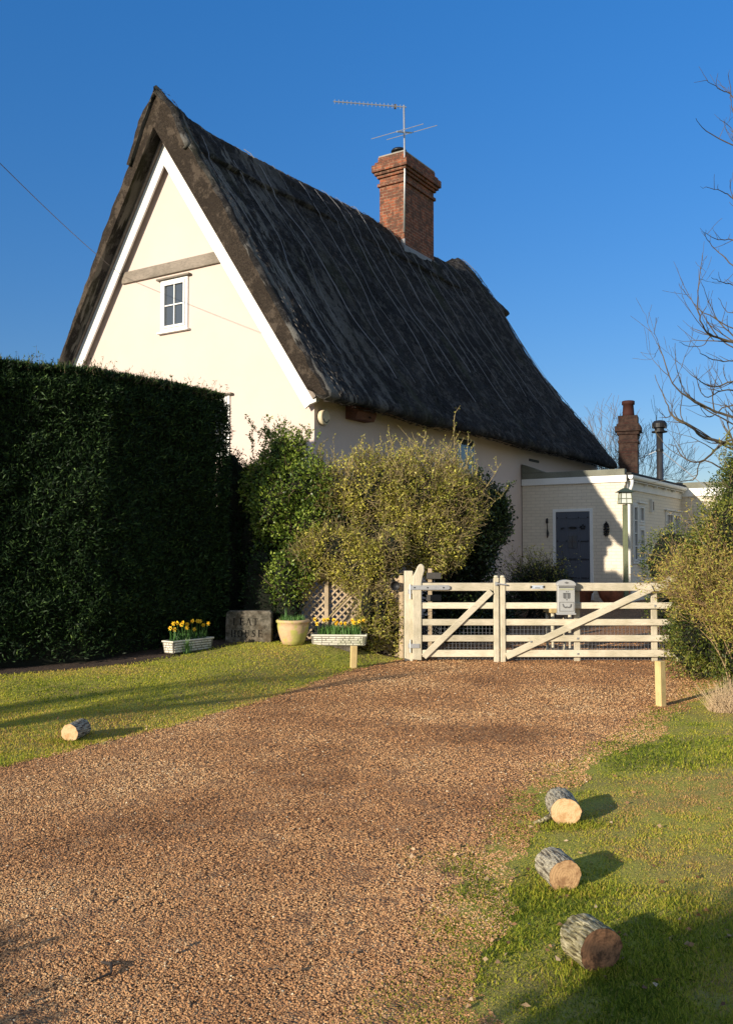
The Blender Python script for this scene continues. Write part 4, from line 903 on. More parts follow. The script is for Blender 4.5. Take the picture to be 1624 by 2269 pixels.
def daffodil(name, x, y, z, h, label, group):
    e = empty(name, (x, y, z), random.random() * 6, label, 'daffodil', group)
    l = random.uniform(-.04, .04); MB().tube([(0, 0, 0), (l * .3, .0, h * .6), (l, -.005, h)], .0035, 4).build('stem', F_stem, e)
    m = MB(); f = Vector((random.uniform(-.5, .5), -1, random.uniform(-.2, .3))).normalized(); a = f.cross(Vector((0, 0, 1))).normalized(); b = f.cross(a); c0 = Vector((l, -.005, h))
    e.rotation_euler = (0, 0, random.uniform(-.7, .7))
    for k in range(6):
        t = k * math.pi / 3; r_ = a * math.cos(t) + b * math.sin(t); s_ = a * -math.sin(t) + b * math.cos(t)
        m.add([c0, c0 + r_ * .017 + s_ * .010, c0 + r_ * .033 + f * .004, c0 + r_ * .017 - s_ * .010], [(0, 1, 2, 3)])
    fl_ = m.build('petals', M_yellow, e)
    m = MB(); m.tube([c0, c0 + f * .012, c0 + f * .022], [.007, .009, .013], 8); m.build('trumpet', M_orange, e, smooth=True); return e
F_stem = simple('stem_green', (.07, .16, .03), .5, .1, 20)
t1, z1_ = trough(-2.36, 12.25, math.atan2(.66, .46), .74, .2, .16, 'stone trough angled on the lawn at the hedge foot, daffodils above')
V = strap(150, 0, 0, .12, .33, .07, .1, .2); npmesh('daffodil_leaves', V, 5, rng.random(150) * .6, F_daf, t1)
V = strap(26, -.14, -.13, -.01, .06, .03, .12, .27, lean=.5); tag(npmesh('grass_tuft', V, 5, .6 + .4 * rng.random(26), F_daf), 'pale grass tuft growing against the left trough', 'grass tuft').matrix_world = t1.matrix_basis.copy()
ux, uy = math.cos(math.atan2(.66, .46)), math.sin(math.atan2(.66, .46))
for i in range(14):
    s_ = -.33 + .66 * i / 13; o_ = random.uniform(-.05, .05); daffodil('daffodil', -2.36 + ux * s_ - uy * o_, 12.25 + uy * s_ + ux * o_, z1_, random.uniform(.13, .26), 'yellow daffodil in the angled left trough by the hedge, %s from the lawn end' % ORD[i], 'daffodils in the left trough')
t2, z2_ = trough(-.375, 12.78, R(-4), .76, .24, .15, 'level stone trough behind the lawn stake, packed with daffodils', base=.295)
V = strap(420, 0, 0, .11, .31, .08, .09, .19, lean=.22); npmesh('daffodil_leaves', V, 5, .3 + .7 * rng.random(420), F_daf, t2)
MB().box(-.3, .25, -.07, .07, -.14, -.001).build('plinth', M_stone, t2, bevel=.01)
for i in range(13):
    s_ = -.34 + .68 * i / 12; o_ = random.uniform(-.07, .07); daffodil('daffodil', -.375 + s_, 12.78 + o_, z2_, random.uniform(.15, .23) + (.06 if i < 1 else 0), 'yellow daffodil in the right trough by the trellis, %s from its left end' % ORD[i], 'daffodils in the right trough')
# pots by the porch
def terr(uu, vv, prof_, label, col=(.3, .1, .055)):
    p = W(uu, vv); z = float(H(p.x, p.y)); e = empty('terracotta_pot', (p.x, p.y, z), 0, label, 'pot', 'terracotta pots by the front door'); MB().lathe(prof_, (0, 0, 0), 36).build('body', pot_mat('terracotta_' + str(uu), col, (.16, .07, .04)), e, smooth=True)
    MB().lathe([(.01, prof_[-1][1] - .02), (prof_[-1][0], prof_[-1][1] - .02), (prof_[-1][0], prof_[-1][1] - .015), (.01, prof_[-1][1] - .01)], (0, 0, 0), 20).build('soil', M_soil, e); return e
terr(1.72, 7.75, [(.15, 0), (.17, .02), (.2, .22), (.23, .24), (.235, .3), (.25, .32), (.25, .38), (.2, .39), (.19, .36)], 'tapered terracotta pot with banded rim near the front door')
terr(2.42, 7.75, [(.16, 0), (.2, .03), (.3, .16), (.35, .3), (.36, .38), (.34, .4), (.31, .4), (.3, .37)], 'wide bowl shaped terracotta pot at the extension corner', (.42, .14, .075))

# ------------------------------------------------------------------ trellis
tr = empty('trellis', (.5, 13.08, float(H(.5, 13.08))), math.atan2(.32, -2.1), 'diamond lattice trellis panel half hidden by the climbing shrub', 'trellis')
m = MB(); Lt, Ht = 2.15, 1.12; st = .105
def clipseg(x, s):    # diagonal from (x,0) with slope s inside the panel
    pts = []; 
    for t in np.linspace(0, Ht, 30):
        xx = x + s * t
        if 0 <= xx <= Lt: pts.append((xx, t))
    return (pts[0], pts[-1]) if len(pts) > 1 else None
for s_, yy in ((1, 0), (-1, .012)):
    x = -Ht if s_ > 0 else 0
    while x < (Lt if s_ > 0 else Lt + Ht):
        c = clipseg(x, s_)
        if c and (c[1][1] - c[0][1]) > .05:
            (a, b), (c_, d) = c; dd = Vector((c_ - a, 0, d - b)).normalized(); nn_ = Vector((-dd.z, 0, dd.x)) * .013
            m.prism([(a + nn_.x, b + nn_.z), (c_ + nn_.x, d + nn_.z), (c_ - nn_.x, d - nn_.z), (a - nn_.x, b - nn_.z)], yy - .005, yy + .005)
        x += st
m.build('lattice', lattice_w, tr)
for xx in (0, Lt / 2, Lt): MB().box(xx - .03, xx + .03, .02, .07, -.1, Ht + .04).build('post', lattice_w, tr, bevel=.004)
bl = empty('driveway_lamp', (.40, 12.98, 1.11), 0, 'small round black lamp facing out from the trellis end', 'lamp')
o_ = MB().lathe([(.02, -.06), (.045, -.055), (.06, 0), (.066, .05), (.06, .052), (.05, .02), (.01, .015)], (0, 0, 0), 22).build('housing', black, bl, smooth=True); o_.rotation_euler = (R(90), 0, 0)
MB().tube([(0, .04, 0), (.08, .12, 0)], .012, 6).build('bracket', black, bl)
# loose board ends of the old fence behind the post
fp = empty('fence_stub', (.92, 13.35, float(H(.92, 13.35))), R(-5), 'short broken fence post with dark boards behind the gate hinge', 'fence post')
MB().box(-.03, .03, -.03, .03, -.05, 1.24).build('post', lattice_w, fp, bevel=.006)
for zz in (1.0, 1.14, .82): MB().box(-.05, .16, -.065, -.042, zz - .05, zz + .04).build('board', simple('dark_boards', (.07, .065, .06), .9), fp, bevel=.004)

# ------------------------------------------------------------------ shrubs
def shrub(name, label, blobs, n, L, Wd, mat, tmean, tsd, twigs=0, twigmat=None, heart=True, shell=.4, cat='shrub', tfun=None, heartscale=.72, updir=.2, twl=.25, twr=.003, group=None, gap=0):
    c = np.array(blobs)[:, :2].mean(0); z0 = float(H(*c)); O = np.array([c[0], c[1], z0]); e = empty(name, tuple(O), 0, label, cat, group)
    P, nn = blob_points(blobs, n, shell); k = P[:, 2] > H(P[:, 0], P[:, 1]); P, nn = P[k], nn[k]
    if gap: k = fbm(P[:, 0] * 1.3 + P[:, 1] * .7, P[:, 2], .34, 88) > gap + .12 * rng.standard_normal(len(P)); P, nn = P[k], nn[k]
    N = len(P)
    Dr = unit(nn * .5 + .8 * unit(rng.standard_normal((N, 3))) + np.array([0, 0, updir]))
    t = np.clip(tmean + tsd * rng.standard_normal(N) + 1.0 * (fbm(P[:, 0] + P[:, 1], P[:, 2], .4, 5) - .5), 0, 1)
    if tfun is not None: t = np.clip(t + tfun(P), 0, 1)
    leaves('foliage', P - O, Dr, L * (.6 + .8 * rng.random(N)), Wd * (.6 + .8 * rng.random(N)), t, mat, e)
    if twigs:
        P, nn = blob_points(blobs, twigs, .3); N = len(P); d = unit(nn * .7 + .7 * unit(rng.standard_normal((N, 3))) + np.array([0, 0, .3])); l = twl * (.4 + rng.random(N))
        k = P[:, 2] > H(P[:, 0], P[:, 1]) + .05; P, d, l = P[k], d[k], l[k]
        sticks('twigs', P - O - d * (l * .5)[:, None], P - O + d * (l * .5)[:, None], twr, twr * .5, twigmat, e, .12)
    if heart:
        mbh = MB()
        for b in blobs:
            cx_, cy_, cz_ = np.array(b[:3]) - O; prof_ = [(math.sin(a) * 1.0, -math.cos(a)) for a in np.linspace(.02, math.pi - .02, 9)]
            vs = []; fs = []; nseg = 14
            for r_, z_ in prof_:
                for k in range(nseg):
                    q = 2 * math.pi * k / nseg; j = heartscale * (1 + .12 * math.sin(q * 3 + z_ * 5)); vs.append((cx_ + b[3] * r_ * math.cos(q) * j, cy_ + b[4] * r_ * math.sin(q) * j, cz_ + b[5] * z_ * j))
            for i in range(8):
                for k in range(nseg): fs.append((i * nseg + k, i * nseg + (k + 1) % nseg, (i + 1) * nseg + (k + 1) % nseg, (i + 1) * nseg + k))
            mbh.add(vs, fs)
        mbh.build('inner_branches', soil_c, e, smooth=True)
    return e, O
def spray(e, O, starts, mat, leafmat, L0=.35, n=3, r0=.006, lw=(.022, .014), t0=.7, lean=.35, nl=16):
    """arching wands standing out of a shrub, with small leaves along them"""
    mb = MB(); LP = []
    for (x, y, z, h, dx, dy) in starts:
        p = Vector((x, y, z)) - Vector(O); pts = [p.copy()]; d = Vector((dx, dy, 1)).normalized(); k = 7
        for i in range(k):
            d = (d + Vector((random.gauss(0, .10), random.gauss(0, .10), random.gauss(0, .05)))).normalized(); p = p + d * h / k; pts.append(p.copy())
            if i > 1 and random.random() < .75:
                q = p.copy(); dd = (d + Vector((random.gauss(0, .7), random.gauss(0, .5), .2))).normalized(); tw = [q.copy()]
                for j in range(3): q = q + dd * h * .07; dd = (dd + Vector((random.gauss(0, .2), 0, .15))).normalized(); tw.append(q.copy())
                mb.tube(tw, [r0 * .55, r0 * .5, r0 * .4, r0 * .25], 4); LP += [tuple(tw[random.randint(1, 3)] + Vector((random.gauss(0, .01), random.gauss(0, .01), random.gauss(0, .01)))) for _ in range(nl // 2)]
        mb.tube(pts, [r0 * (1 - .75 * i / k) for i in range(k + 1)], 5)
        for _ in range(nl): a = random.randint(1, k - 1); q = pts[a].lerp(pts[a + 1], random.random()); LP.append(tuple(q))
    mb.build('wands', mat, e)
    P = np.array(LP); N = len(P); leaves('wand_leaves', P, unit(rng.standard_normal((N, 3)) + np.array([0, 0, .4])), lw[0] * (.7 + .6 * rng.random(N)), lw[1] * (.7 + .6 * rng.random(N)), np.clip(t0 + .2 * rng.standard_normal(N), 0, 1), leafmat, e)

olive = [(.05, 13.75, 2.45, .75, .45, .62), (.75, 13.8, 2.4, .75, .5, .75), (1.25, 13.9, 2.35, .55, .5, .6), (-.45, 13.7, 2.0, .7, .42, .7), (.3, 13.65, 1.75, .9, .42, .7), (.95, 13.7, 1.75, .6, .45, .55), (.0, 13.4, 1.1, .5, .22, .5), (.35, 13.3, .65, .35, .2, .45), (-.45, 13.3, 1.45, .5, .3, .35), (.02, 12.98, .8, .2, .12, .5), (-.02, 12.95, .4, .3, .12, .25), (-.15, 13.05, 1.35, .4, .18, .35), (-.75, 13.15, 1.45, .35, .22, .3), (.42, 13.1, .55, .16, .12, .5), (.35, 13.15, 1.62, .25, .2, .3), (-.5, 13.12, 1.62, .6, .2, .33), (.0, 13.05, 1.35, .4, .15, .4), (.2, 12.98, .75, .16, .1, .5), (-.95, 13.15, 1.25, .2, .12, .4)]
e1, O1 = shrub('climbing_shrub', 'big olive yellow climbing shrub sprawling over the trellis against the wall', olive, 95000, .042, .02, F_olive, .56, .26, 10000, bark_olive, shell=.5, heartscale=.52, twl=.26, twr=.0035, gap=.42)
sp_ = [(1.05, 13.8, 2.75, .95, -.55, .0), (1.15, 13.8, 2.8, .75, -.9, .1), (1.3, 13.8, 2.7, .95, .22, 0), (1.2, 13.75, 2.8, .6, -.1, 0), (1.4, 13.8, 2.6, .6, .1, 0), (1.65, 13.8, 2.35, .7, .9, 0), (.7, 13.8, 2.9, .55, .25, 0), (.5, 13.8, 2.8, .6, -.2, 0), (.55, 13.8, 2.85, .4, .3, 0), (.1, 13.8, 2.85, .35, .3, 0), (-.2, 13.8, 2.7, .5, .35, 0), (-.35, 13.75, 2.6, .45, .1, 0), (-.05, 13.7, 2.75, .4, .5, 0), (.25, 13.8, 2.8, .45, -.4, 0), (.9, 13.7, 2.8, .5, -.2, 0), (1.75, 13.8, 2.2, .55, 1.1, 0), (-.6, 13.7, 2.5, .4, -.15, 0), (.8, 13.8, 2.9, .5, -.6, 0)]
sp_ += [(random.uniform(-.8, 1.6), 13.75, random.uniform(2.35, 2.75), random.uniform(.2, .6), random.uniform(-.5, .5), 0) for _ in range(130)]
spray(e1, O1, sp_, bark_olive, F_olive, r0=.008)
# long bare stem leaning out of the shrub
MB().tube([Vector((-.62, 12.95, .55)) - Vector(O1), Vector((-.42, 13.0, .78)) - Vector(O1), Vector((-.15, 13.1, 1.05)) - Vector(O1), Vector((-.05, 13.2, 1.35)) - Vector(O1)], [.016, .015, .013, .01], 6).build('bare_stem', bark_olive, e1)
green = [(-1.25, 13.75, 2.95, .34, .35, .55), (-1.0, 13.6, 2.55, .5, .4, .5), (-1.45, 13.6, 2.55, .42, .35, .5), (-.95, 13.5, 1.95, .55, .38, .5), (-1.3, 13.45, 1.8, .38, .3, .5), (-.75, 13.55, 1.55, .5, .3, .4), (-1.15, 13.1, 1.2, .3, .16, .42), (-.85, 13.08, 1.35, .16, .1, .25), (-1.4, 13.3, 2.2, .3, .3, .5)]
e2, O2 = shrub('evergreen_shrub', 'bright green leafy evergreen shrub between the hedge and the trellis', green, 26000, .048, .028, F_green, .52, .25, 900, bark_twig, shell=.5, heartscale=.6)
spray(e2, O2, [(random.uniform(-1.7, -.8), 13.6, random.uniform(2.9, 3.3), random.uniform(.15, .38), random.uniform(-.6, .6), 0) for _ in range(26)], bark_twig, F_green, r0=.004, t0=.5, nl=12, lw=(.04, .022))
filler = [(-2.08, 13.8, 1.1, .3, .3, 1.3), (-2.02, 13.85, 2.35, .27, .27, .75), (-1.5, 13.2, .95, .3, .12, .7), (-1.12, 13.12, .75, .2, .1, .35), (-1.75, 14.0, 1.0, .4, .35, 1.1), (-1.7, 14.0, 2.1, .36, .3, .9), (-1.35, 13.5, .95, .45, .12, .6), (-1.55, 13.7, 1.7, .4, .3, .6)]
shrub('dark_conifer', 'near black conifer growth filling the gap behind the stone sign', filler, 30000, .06, .016, F_hedge, .3, .2, 200, bark_dark, heartscale=.85)
dark = [(1.75, 14.4, 2.05, .42, .4, .75), (1.55, 14.6, 1.5, .5, .4, .8), (1.35, 14.5, .9, .45, .4, .7), (2.0, 14.5, 2.1, .3, .3, .45)]
e3, O3 = shrub('ivy_shrub', 'dark glossy ivy mass right of the olive shrub behind the gate', dark, 18000, .05, .035, F_dark, .4, .25, 500, bark_dark, heartscale=.7)
spray(e3, O3, [(random.uniform(1.8, 2.25), 14.3, random.uniform(1.6, 2.5), random.uniform(.2, .4), random.uniform(.2, 1.2), 0) for _ in range(16)], bark_dark, F_dark, r0=.004, nl=12, lw=(.04, .026), t0=.7)
low = [(1.5, 15.3, .55, .5, .4, .5), (1.9, 16.2, .5, .5, .5, .45), (2.5, 17.5, .5, .45, .5, .42), (2.1, 15.6, .45, .35, .35, .35)]
shrub('low_evergreen', 'low dark evergreen planting behind the left gate leaf', low, 12000, .04, .022, F_dark, .4, .25, 200, bark_dark)
# leafless dark shrub by the front door
bs = empty('bare_shrub', (3.3, 17.6, float(H(3.3, 17.6))), 0, 'dark twiggy bare shrub spreading in front of the door', 'shrub')
mb = MB(); LP = []
def grow(mb, p, d, l, r, depth, up=.12, spread=.5, LP=None, minr=.0018, kids=(2, 4)):
    pts = [p.copy()]; k = 4; rr = [r]
    for i in range(k):
        d = (d + Vector((random.gauss(0, .14), random.gauss(0, .14), random.gauss(0, .08) + up * .35))).normalized(); p = p + d * l / k; pts.append(p.copy()); rr.append(max(minr, r * (1 - .45 * (i + 1) / k)))
        if depth > 0 and i >= 1:
            for _ in range(random.randint(*kids) // 2 + (1 if i == k - 1 else 0)):
                dd = (d + Vector((random.gauss(0, spread), random.gauss(0, spread), random.gauss(0, spread * .7) + up))).normalized(); grow(mb, p.copy(), dd, l * random.uniform(.5, .8), rr[-1] * .7, depth - 1, up, spread, LP, minr, kids)
    mb.tube(pts, rr, 4 if r < .012 else 6, False)
    if LP is not None and depth == 0: LP.append(tuple(pts[-1])); LP.append(tuple(pts[2]))
for i in range(17):
    a = random.uniform(0, 6.28); grow(mb, Vector((random.uniform(-.25, .25), random.uniform(-.2, .2), 0)), Vector((math.cos(a) * .8, math.sin(a) * .6, 1)).normalized(), random.uniform(.55, .85), .014, 2, .1, .5, LP)
mb.build('branches', bark_dark, bs)
P = np.array(LP); P = np.repeat(P, 2, 0) + rng.standard_normal((len(P) * 2, 3)) * .02; N = len(P)
leaves('sparse_leaves', P, unit(rng.standard_normal((N, 3))), .03 + .02 * rng.random(N), .018 + .01 * rng.random(N), np.clip(.5 + .3 * rng.standard_normal(N), 0, 1), F_olive, bs)
shrub('low_box_bush', 'small dark rounded bush under the bare shrub by the door', [(3.35, 17.7, .85, .62, .5, .5)], 9000, .035, .018, F_dark, .35, .2, 200, bark_dark)

# right-hand side ---------------------------------------------------------------
yew = [(4.2, 10.05, .5, .42, .25, .5), (4.45, 10.0, .85, .4, .3, .6), (3.98, 11.2, .55, .4, .3, .55), (4.0, 10.7, 1.1, .42, .35, .5), (4.15, 10.4, 1.65, .5, .4, .6), (4.62, 10.9, 2.1, .55, .6, .7), (4.5, 10.6, 1.3, .7, .6, .8), (4.0, 10.6, 1.4, .42, .45, .5), (3.95, 10.5, .75, .5, .45, .55), (4.4, 10.4, .5, .6, .5, .5), (4.72, 11.0, 2.5, .42, .5, .5)]
e4, O4 = shrub('yew_bush', 'dense green yew bush filling the right edge of the picture', yew, 85000, .04, .014, F_yew, .5, .22, 1500, bark_twig, shell=.4, cat='bush')
spray(e4, O4, [(random.uniform(4.2, 4.9), 10.8, random.uniform(2.2, 2.85), random.uniform(.15, .4), random.uniform(-.7, .3), 0) for _ in range(34)], bark_twig, F_yew, r0=.004, t0=.65, nl=16, lw=(.035, .012))
box_ = [(4.58, 13.7, 1.42, .5, .5, .56), (4.9, 13.7, 1.2, .55, .5, .6), (4.6, 13.7, .8, .48, .5, .6)]
shrub('clipped_box', 'rounded clipped bush behind the gate heel, in front of the side window', box_, 15000, .03, .018, F_yew, .45, .2, 200, bark_twig, cat='bush')
dry = empty('dry_bush', (4.05, 10.0, float(H(4.05, 10.0))), 0, 'dry brown twiggy bush leaning over the end of the gate', 'bush')
mb = MB(); LP = []
for i in range(17):
    a = random.uniform(0, 1); dx = -.85 + 1.15 * a
    grow(mb, Vector((random.uniform(-.15, .3), random.uniform(-.15, .15), random.uniform(0, .15))), Vector((dx * .62, random.uniform(-.2, .2), 1)).normalized(), random.uniform(.55, .82), .010, 3, .05, .42, LP, .0016)
mb.build('branches', simple('dry_twig_bark', (.3, .2, .11), .9, .25, 20, .1), dry)
P = np.array(LP); idx = rng.choice(len(P), min(len(P) * 8, 24000)); P = P[idx] + rng.standard_normal((len(idx), 3)) * .03; N = len(P)
leaves('dry_sprigs', P, unit(rng.standard_normal((N, 3)) + np.array([-.3, 0, .2])), .025 + .03 * rng.random(N), .007 + .007 * rng.random(N), rng.random(N), F_dry, dry)
# pale dead grass tuft at the foot of the yew
n = 900; a = rng.random(n) * 6.28; q = np.sqrt(rng.random(n)) * .22; x = 3.62 + q * np.cos(a) * 1.1; y = 9.15 + q * np.sin(a); A = np.stack([x, y, H(x, y)], 1); dv_ = unit(np.stack([rng.standard_normal(n) * .5, rng.standard_normal(n) * .4, np.ones(n)], 1)); B = A + dv_ * (.1 + .22 * rng.random(n))[:, None]
tag(sticks('dead_grass_tuft', A, B, .0022, .0008, simple('dead_straw', (.55, .4, .24), .8, .2, 20, .05), None, .12), 'tuft of pale dead grass at the foot of the yew', 'grass tuft')

# ------------------------------------------------------------------ bare tree on the right
OT = Vector((7.6, 17.2, .35))
bt = empty('bare_tree', OT, 0, 'leafless tree with lichened limbs reaching in from the right', 'tree')
MB().tube([Vector(p) for p in ((0, 0, -.2), (.05, .05, 1.2), (.1, 0, 3), (.0, .1, 5.5), (.1, 0, 8), (.0, .0, 11.5))], [.3, .24, .2, .15, .1, .03], 12).build('trunk', bark_tree, bt, smooth=True)
def atY(px, py, Y):   # photograph sight line, used once to lay the limbs out in depth
    a = (px - 812) / 2035; b = -(py - 1134.5) / 2035; t = R(2.41); c, s = math.cos(t), math.sin(t); yf = c - b * s; zf = s + b * c
    return Vector((a * Y / yf, Y, 1.6 + zf * Y / yf))
LIMB = [([(1640, 240), (1616, 208), (1590, 196), (1565, 178)], .012), ([(1625, 250), (1618, 195), (1612, 165)], .01), ([(1660, 340), (1624, 322), (1563, 291), (1541, 262)], .016), ([(1640, 330), (1618, 285), (1592, 262)], .01),
 ([(1670, 470), (1624, 440), (1600, 425), (1563, 414)], .014), ([(1640, 490), (1622, 440), (1616, 400)], .012), ([(1680, 545), (1624, 531), (1590, 531), (1560, 515)], .014), ([(1624, 590), (1590, 560), (1566, 530), (1558, 515)], .01), ([(1680, 650), (1624, 632), (1598, 625), (1575, 615)], .012),
 ([(1690, 780), (1624, 758), (1580, 745), (1556, 720), (1545, 675), (1550, 600), (1556, 560)], .022), ([(1556, 690), (1530, 665), (1508, 638)], .008), ([(1624, 745), (1590, 710), (1570, 670), (1555, 632)], .012), ([(1580, 745), (1560, 765), (1530, 768), (1504, 758)], .009), ([(1640, 700), (1610, 690), (1590, 660)], .01),
 ([(1700, 960), (1624, 925), (1570, 905), (1530, 885), (1490, 850), (1463, 775), (1460, 770)], .026), ([(1530, 885), (1500, 820), (1495, 760)], .01), ([(1700, 1010), (1624, 985), (1560, 970), (1530, 945), (1490, 925), (1475, 890), (1450, 830)], .032), ([(1500, 925), (1475, 925), (1455, 905)], .01), ([(1515, 935), (1510, 880), (1508, 830)], .01),
 ([(1690, 1000), (1624, 975), (1590, 990), (1560, 1020), (1520, 1020), (1496, 990), (1480, 985)], .024), ([(1560, 1020), (1540, 1060), (1510, 1065), (1480, 1062)], .012), ([(1690, 860), (1624, 845), (1580, 858), (1545, 840), (1520, 820)], .02), ([(1690, 900), (1640, 870), (1600, 865), (1560, 880), (1540, 830)], .02), ([(1690, 820), (1640, 800), (1590, 800), (1555, 785), (1545, 770)], .014), ([(1650, 900), (1600, 905), (1570, 925), (1545, 890)], .014)]
mb = MB()
for pl_, r0 in LIMB:
    Yb = random.uniform(15.6, 17.4); n0 = len(pl_); pts = []
    for i, (px, py) in enumerate(pl_): pts.append(atY(px, py, Yb + .3 * math.sin(i * 1.3)) - OT)
    trunkp = Vector((.05, .05, min(10.8, pts[0].z - .3 - .25 * (0 - pts[0].x)))); pts = [trunkp, trunkp.lerp(pts[0], .5) + Vector((0, 0, -.05))] + pts
    # smooth
    fine = []
    for i in range(len(pts) - 1):
        a, b, c, d = pts[max(i - 1, 0)], pts[i], pts[i + 1], pts[min(i + 2, len(pts) - 1)]
        for t in (0, .25, .5, .75): fine.append(.5 * ((2 * b) + (c - a) * t + (2 * a - 5 * b + 4 * c - d) * t * t + (3 * b - a - 3 * c + d) * t ** 3) + Vector((random.gauss(0, .008), 0, random.gauss(0, .008))))
    fine.append(pts[-1]); K = len(fine)
    rr = [max(.0035, r0 * 1.35 * (1 - i / K) + .003) for i in range(K)]; mb.tube(fine, rr, 6, False)
    for i in range(8, K):
        if random.random() < .42:
            d = (fine[i] - fine[i - 1]).normalized(); dd = (d + Vector((random.gauss(0, .7), random.gauss(0, .4), random.gauss(.35, .5)))).normalized()
            if r0 > .011: grow(mb, fine[i].copy(), dd, random.uniform(.18, .5) * (1.5 if r0 > .02 else 1), max(.005, rr[i] * .6), 1 if r0 > .015 else 0, .25, .45, None, .0028, (1, 3))
            else: grow(mb, fine[i].copy(), dd, random.uniform(.06, .18), .0045, 0, .25, .4, None, .003)
mb.build('limbs', bark_tree, bt)

# bare hedgerow tree far behind the roof end
fb_ = empty('distant_tree', (9.2, 34, .4), 0, 'small pale leafless tree behind the far roof end', 'tree')
mb = MB()
MB().tube([(0, 0, 0), (0, 0, 1.5), (.05, 0, 2.6)], [.12, .1, .07], 8).build('trunk', bark_tree, fb_)
for i in range(7): a = random.uniform(0, 6.28); grow(mb, Vector((0, 0, random.uniform(1.5, 2.6))), Vector((math.cos(a) * .45, math.sin(a) * .45, 1)).normalized(), random.uniform(1.5, 2.1), .022, 3, .12, .4, None, .005)
mb.build('crown', bark_twig, fb_)

# ------------------------------------------------------------------ cut logs
def bark_mat(name, a_, b_, c_):
    m, nt, o = newmat(name); v = coords(nt, (1, 1, 1)); w1 = noise(nt, coords(nt, (80, 13, 80)), 1.0, 4, .6); w2 = noise(nt, v, 60, 3)
    c = ramp(nt, w1, [(.40, a_), (.47, b_), (.58, c_)]).outputs[0]; c = mixc(nt, ramp(nt, w2, [(.4, .4), (.6, 0)]).outputs[0], c, a_); finish(nt, o, c, .95, w1, 1, .02); return m
def endgrain(name, c, c2):
    m, nt, o = newmat(name); tc = coords(nt); sp = nt.nodes.new('ShaderNodeSeparateXYZ'); nt.links.new(tc, sp.inputs[0]); cb = nt.nodes.new('ShaderNodeCombineXYZ'); nt.links.new(sp.outputs[0], cb.inputs[0]); nt.links.new(sp.outputs[2], cb.inputs[1])
    w_ = nd(nt, 'ShaderNodeTexWave', wave_type='RINGS', rings_direction='Z'); w_.inputs['Scale'].default_value = 26; w_.inputs['Distortion'].default_value = 3.5; w_.inputs['Detail'].default_value = 2; nt.links.new(cb.outputs[0], w_.inputs['Vector'])
    n_ = noise(nt, tc, 14, 5, .7); cc = mixc(nt, .16, c, ramp(nt, w_.outputs['Fac'], [(.1, c2), (.6, c)]).outputs[0]); gr_n = noise(nt, coords(nt, (5, 1, 60)), 1.2, 3); cc = mixc(nt, ramp(nt, gr_n, [(.33, .7), (.38, 0)]).outputs[0], cc, c2); cc = mixc(nt, ramp(nt, n_, [(.47, 0), (.6, .8)]).outputs[0], cc, c2)
    finish(nt, o, cc, .8, w_.outputs['Fac'], .15, .004); return m
B_grey = bark_mat('grey_furrowed_bark', (.08, .065, .045), (.32, .28, .2), (.5, .45, .33))
B_moss = bark_mat('mossy_furrowed_bark', (.07, .055, .03), (.27, .23, .11), (.5, .44, .28))
E_pale = endgrain('fresh_cut_wood', (.66, .44, .24), (.42, .24, .1)); E_mid = endgrain('orange_cut_wood', (.52, .32, .16), (.22, .11, .05)); E_dark = endgrain('dark_cut_wood', (.32, .16, .08), (.035, .02, .012))
def log(x, y, dx, L, dia, bark, endm, label, oval=1.0, stub=False):
    z = float(H(x, y + L / 2)); e = empty('cut_log', (x, y, z + dia / 2 * .94), math.atan2(-dx, 1), label, 'log', 'cut logs lining the driveway')
    mb = MB(); n = 72; k = 26; vs = []; fs = []
    rs = random.random() * 9
    for i in range(k + 1):
        for j in range(n):
            a = 2 * math.pi * j / n; r = dia / 2 * (1 + .035 * math.sin(2 * a + rs) + .02 * math.sin(3 * a + rs)); yy = L * i / k
            fur = float(vnoise(np.float64(j / n * 26 + .35 * math.sin(i * .6)), np.float64(i * .22 + rs), 1, 3)) + .5 * float(vnoise(np.float64(j / n * 52), np.float64(i * .5), 1, 4))
            r += dia * .05 * (min(fur, 1.0) - .55); vs.append((r * math.cos(a) * oval, yy, r * math.sin(a)))
    for i in range(k):
        for j in range(n): fs.append((i * n + j, i * n + (j + 1) % n, (i + 1) * n + (j + 1) % n, (i + 1) * n + j))
    mb.add(vs, fs); mb.build('bark', bark, e)
    for yy, nm in ((.0, 'cut_face'), (L, 'cut_face')):
        m2 = MB(); q = [vs[(0 if yy == 0 else k) * n + j] for j in range(n)]; s_ = -1 if yy == 0 else 1
        ring_ = [(p[0] * .985, yy + s_ * .0015, p[2] * .985) for p in q]; m2.add(ring_ + [(p[0] * .95, yy - s_ * .02, p[2] * .95) for p in q], [tuple(range(n))] + [(j, (j + 1) % n, (j + 1) % n + n, j + n) for j in range(n)]); m2.build(nm, endm, e)
    if stub: MB().tube([(-dia * .42, .06, -dia * .2), (-dia * .42 - .05, .03, -dia * .33), (-dia * .42 - .115, -.0, -dia * .42)], [.02, .014, .012], 8).build('branch_stub', B_moss, e, smooth=True)
    return e
log(-2.47, 7.72, .12, .26, .142, B_grey, E_pale, 'lone grey barked log lying on the left lawn')
log(1.16, 5.42, .06, .25, .162, B_grey, E_pale, 'pale faced log with a side branch stub, farthest on the verge', 1.04, True)
log(.93, 4.37, -.16, .2, .146, B_grey, E_mid, 'middle verge log with light bark and orange cut face', 1.06)
log(.885, 3.53, -.34, .155, .166, B_moss, E_dark, 'thickest mossy log with dark cut face, nearest the camera', 1.03)
xx_ = np.concatenate([lx_ + .13 * rng.standard_normal(700) for lx_ in (1.16, .93, .885, -2.47)]); yy_ = np.concatenate([ly_ - .02 + .05 * rng.standard_normal(700) for ly_ in (5.42, 4.37, 3.53, 7.72)])
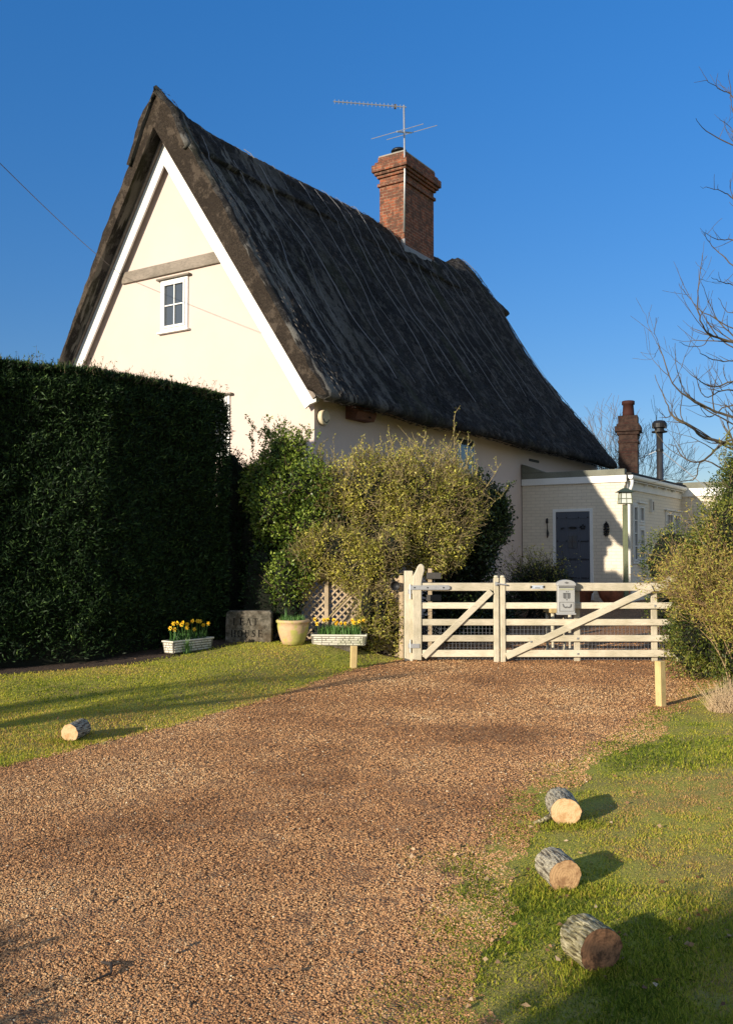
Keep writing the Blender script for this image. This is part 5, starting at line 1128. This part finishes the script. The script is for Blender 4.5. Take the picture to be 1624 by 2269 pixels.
blades('log_side_grass', xx_, yy_, .018 + .022 * rng.random(2800), np.full(2800, .005), np.clip(.35 + .25 * rng.standard_normal(2800), 0, 1), 'grass blades growing up against the cut logs', lean=.9)
m = MB(); p0 = Vector((-1.02, 3.62, float(H(-1.02, 3.62)) + .012)); m.tube([p0, p0 + Vector((.045, -.04, .012)), p0 + Vector((.06, -.09, .0)), p0 + Vector((.0, -.15, -.004))], [.006, .007, .005, .003], 6)
tag(m.build('fallen_twig', bark_dark), 'short forked dark twig lying on the gravel near the camera', 'twig')
# fallen leaves and bits scattered about
n = 900; x, y = frustum(n, 3.2, 13, 1.4); z = H(x, y) + .012 + .006 * rng.random(n)
k = (x > xr(y) - .5) | (x < xl(y) + .3); k |= rng.random(n) < .22; k &= x > hedge_base(y) + .05
x, y, z = x[k], y[k], z[k]; n = len(x)
tag(leaves('fallen_leaves', np.stack([x, y, z], 1), unit(np.concatenate([rng.standard_normal((n, 2)), .15 * rng.standard_normal((n, 1))], 1)), .018 + .022 * rng.random(n), .012 + .012 * rng.random(n), rng.random(n), M_litter), 'dry brown fallen leaves scattered over grass and gravel', 'leaf litter', kind='stuff')

# ------------------------------------------------------------------ planting behind the photographer, whose shadows reach into the picture
DX, DY = math.sin(R(SUN_AZ)), math.cos(R(SUN_AZ))
def PQ(p, q): return (p * DY + q * DX, -p * DX + q * DY)
def shade_bush(name, label, items, n, L=.12, Wd=.07):
    blobs = []
    for (p, q, z, r, h) in items: x, y = PQ(p, q); blobs.append((x, y, z, r, r, h))
    return shrub(name, label, blobs, n, L, Wd, F_dark, .4, .2, 0, None, cat='bush', heartscale=.85)
shade_bush('laurel_bush', 'large laurel bush behind the photographer on the right', [(-1.25, -4, 1.5, .78, 1.3), (-1.3, -4, .7, .75, .9), (-.6, -4, 1.5, .95, 1.6), (.5, -4, 1.3, 1.2, 1.5), (2.0, -4, 1.2, 1.3, 1.4), (-1.3, -4.3, .7, .7, .8)], 9000)
shade_bush('roadside_bush', 'rounded bush behind the photographer on the left', [(-3.25, -4, .45, .5, .88), (-3.75, -4, .45, .62, .94), (-4.4, -4, .4, .8, .8), (-5.7, -4, .4, .9, .8)], 6000)
for (p_, q_, h_, lab) in ((-8.75, -5, 3.1, 'slender young leafless tree left of the photographer, the nearer of two'), (-7.95, -4, 3.3, 'slender young leafless tree left of the photographer, the farther of two')):
    xs, ys = PQ(p_, q_); gt = empty('garden_tree', (xs, ys, 0), 0, lab, 'tree')
    MB().tube([(0, 0, 0), (.04, 0, h_ * .4), (-.03, .03, h_ * .75), (0, 0, h_)], [.085, .075, .05, .02], 8).build('trunk', bark_tree, gt)
    mb = MB()
    for i in range(9): a = random.uniform(0, 6.28); grow(mb, Vector((0, 0, random.uniform(.8, h_ * .75))), Vector((math.cos(a) * .35, math.sin(a) * .35, 1)).normalized(), random.uniform(.5, .8), .02, 2, .15, .3, None, .006)
    mb.build('crown', bark_tree, gt)
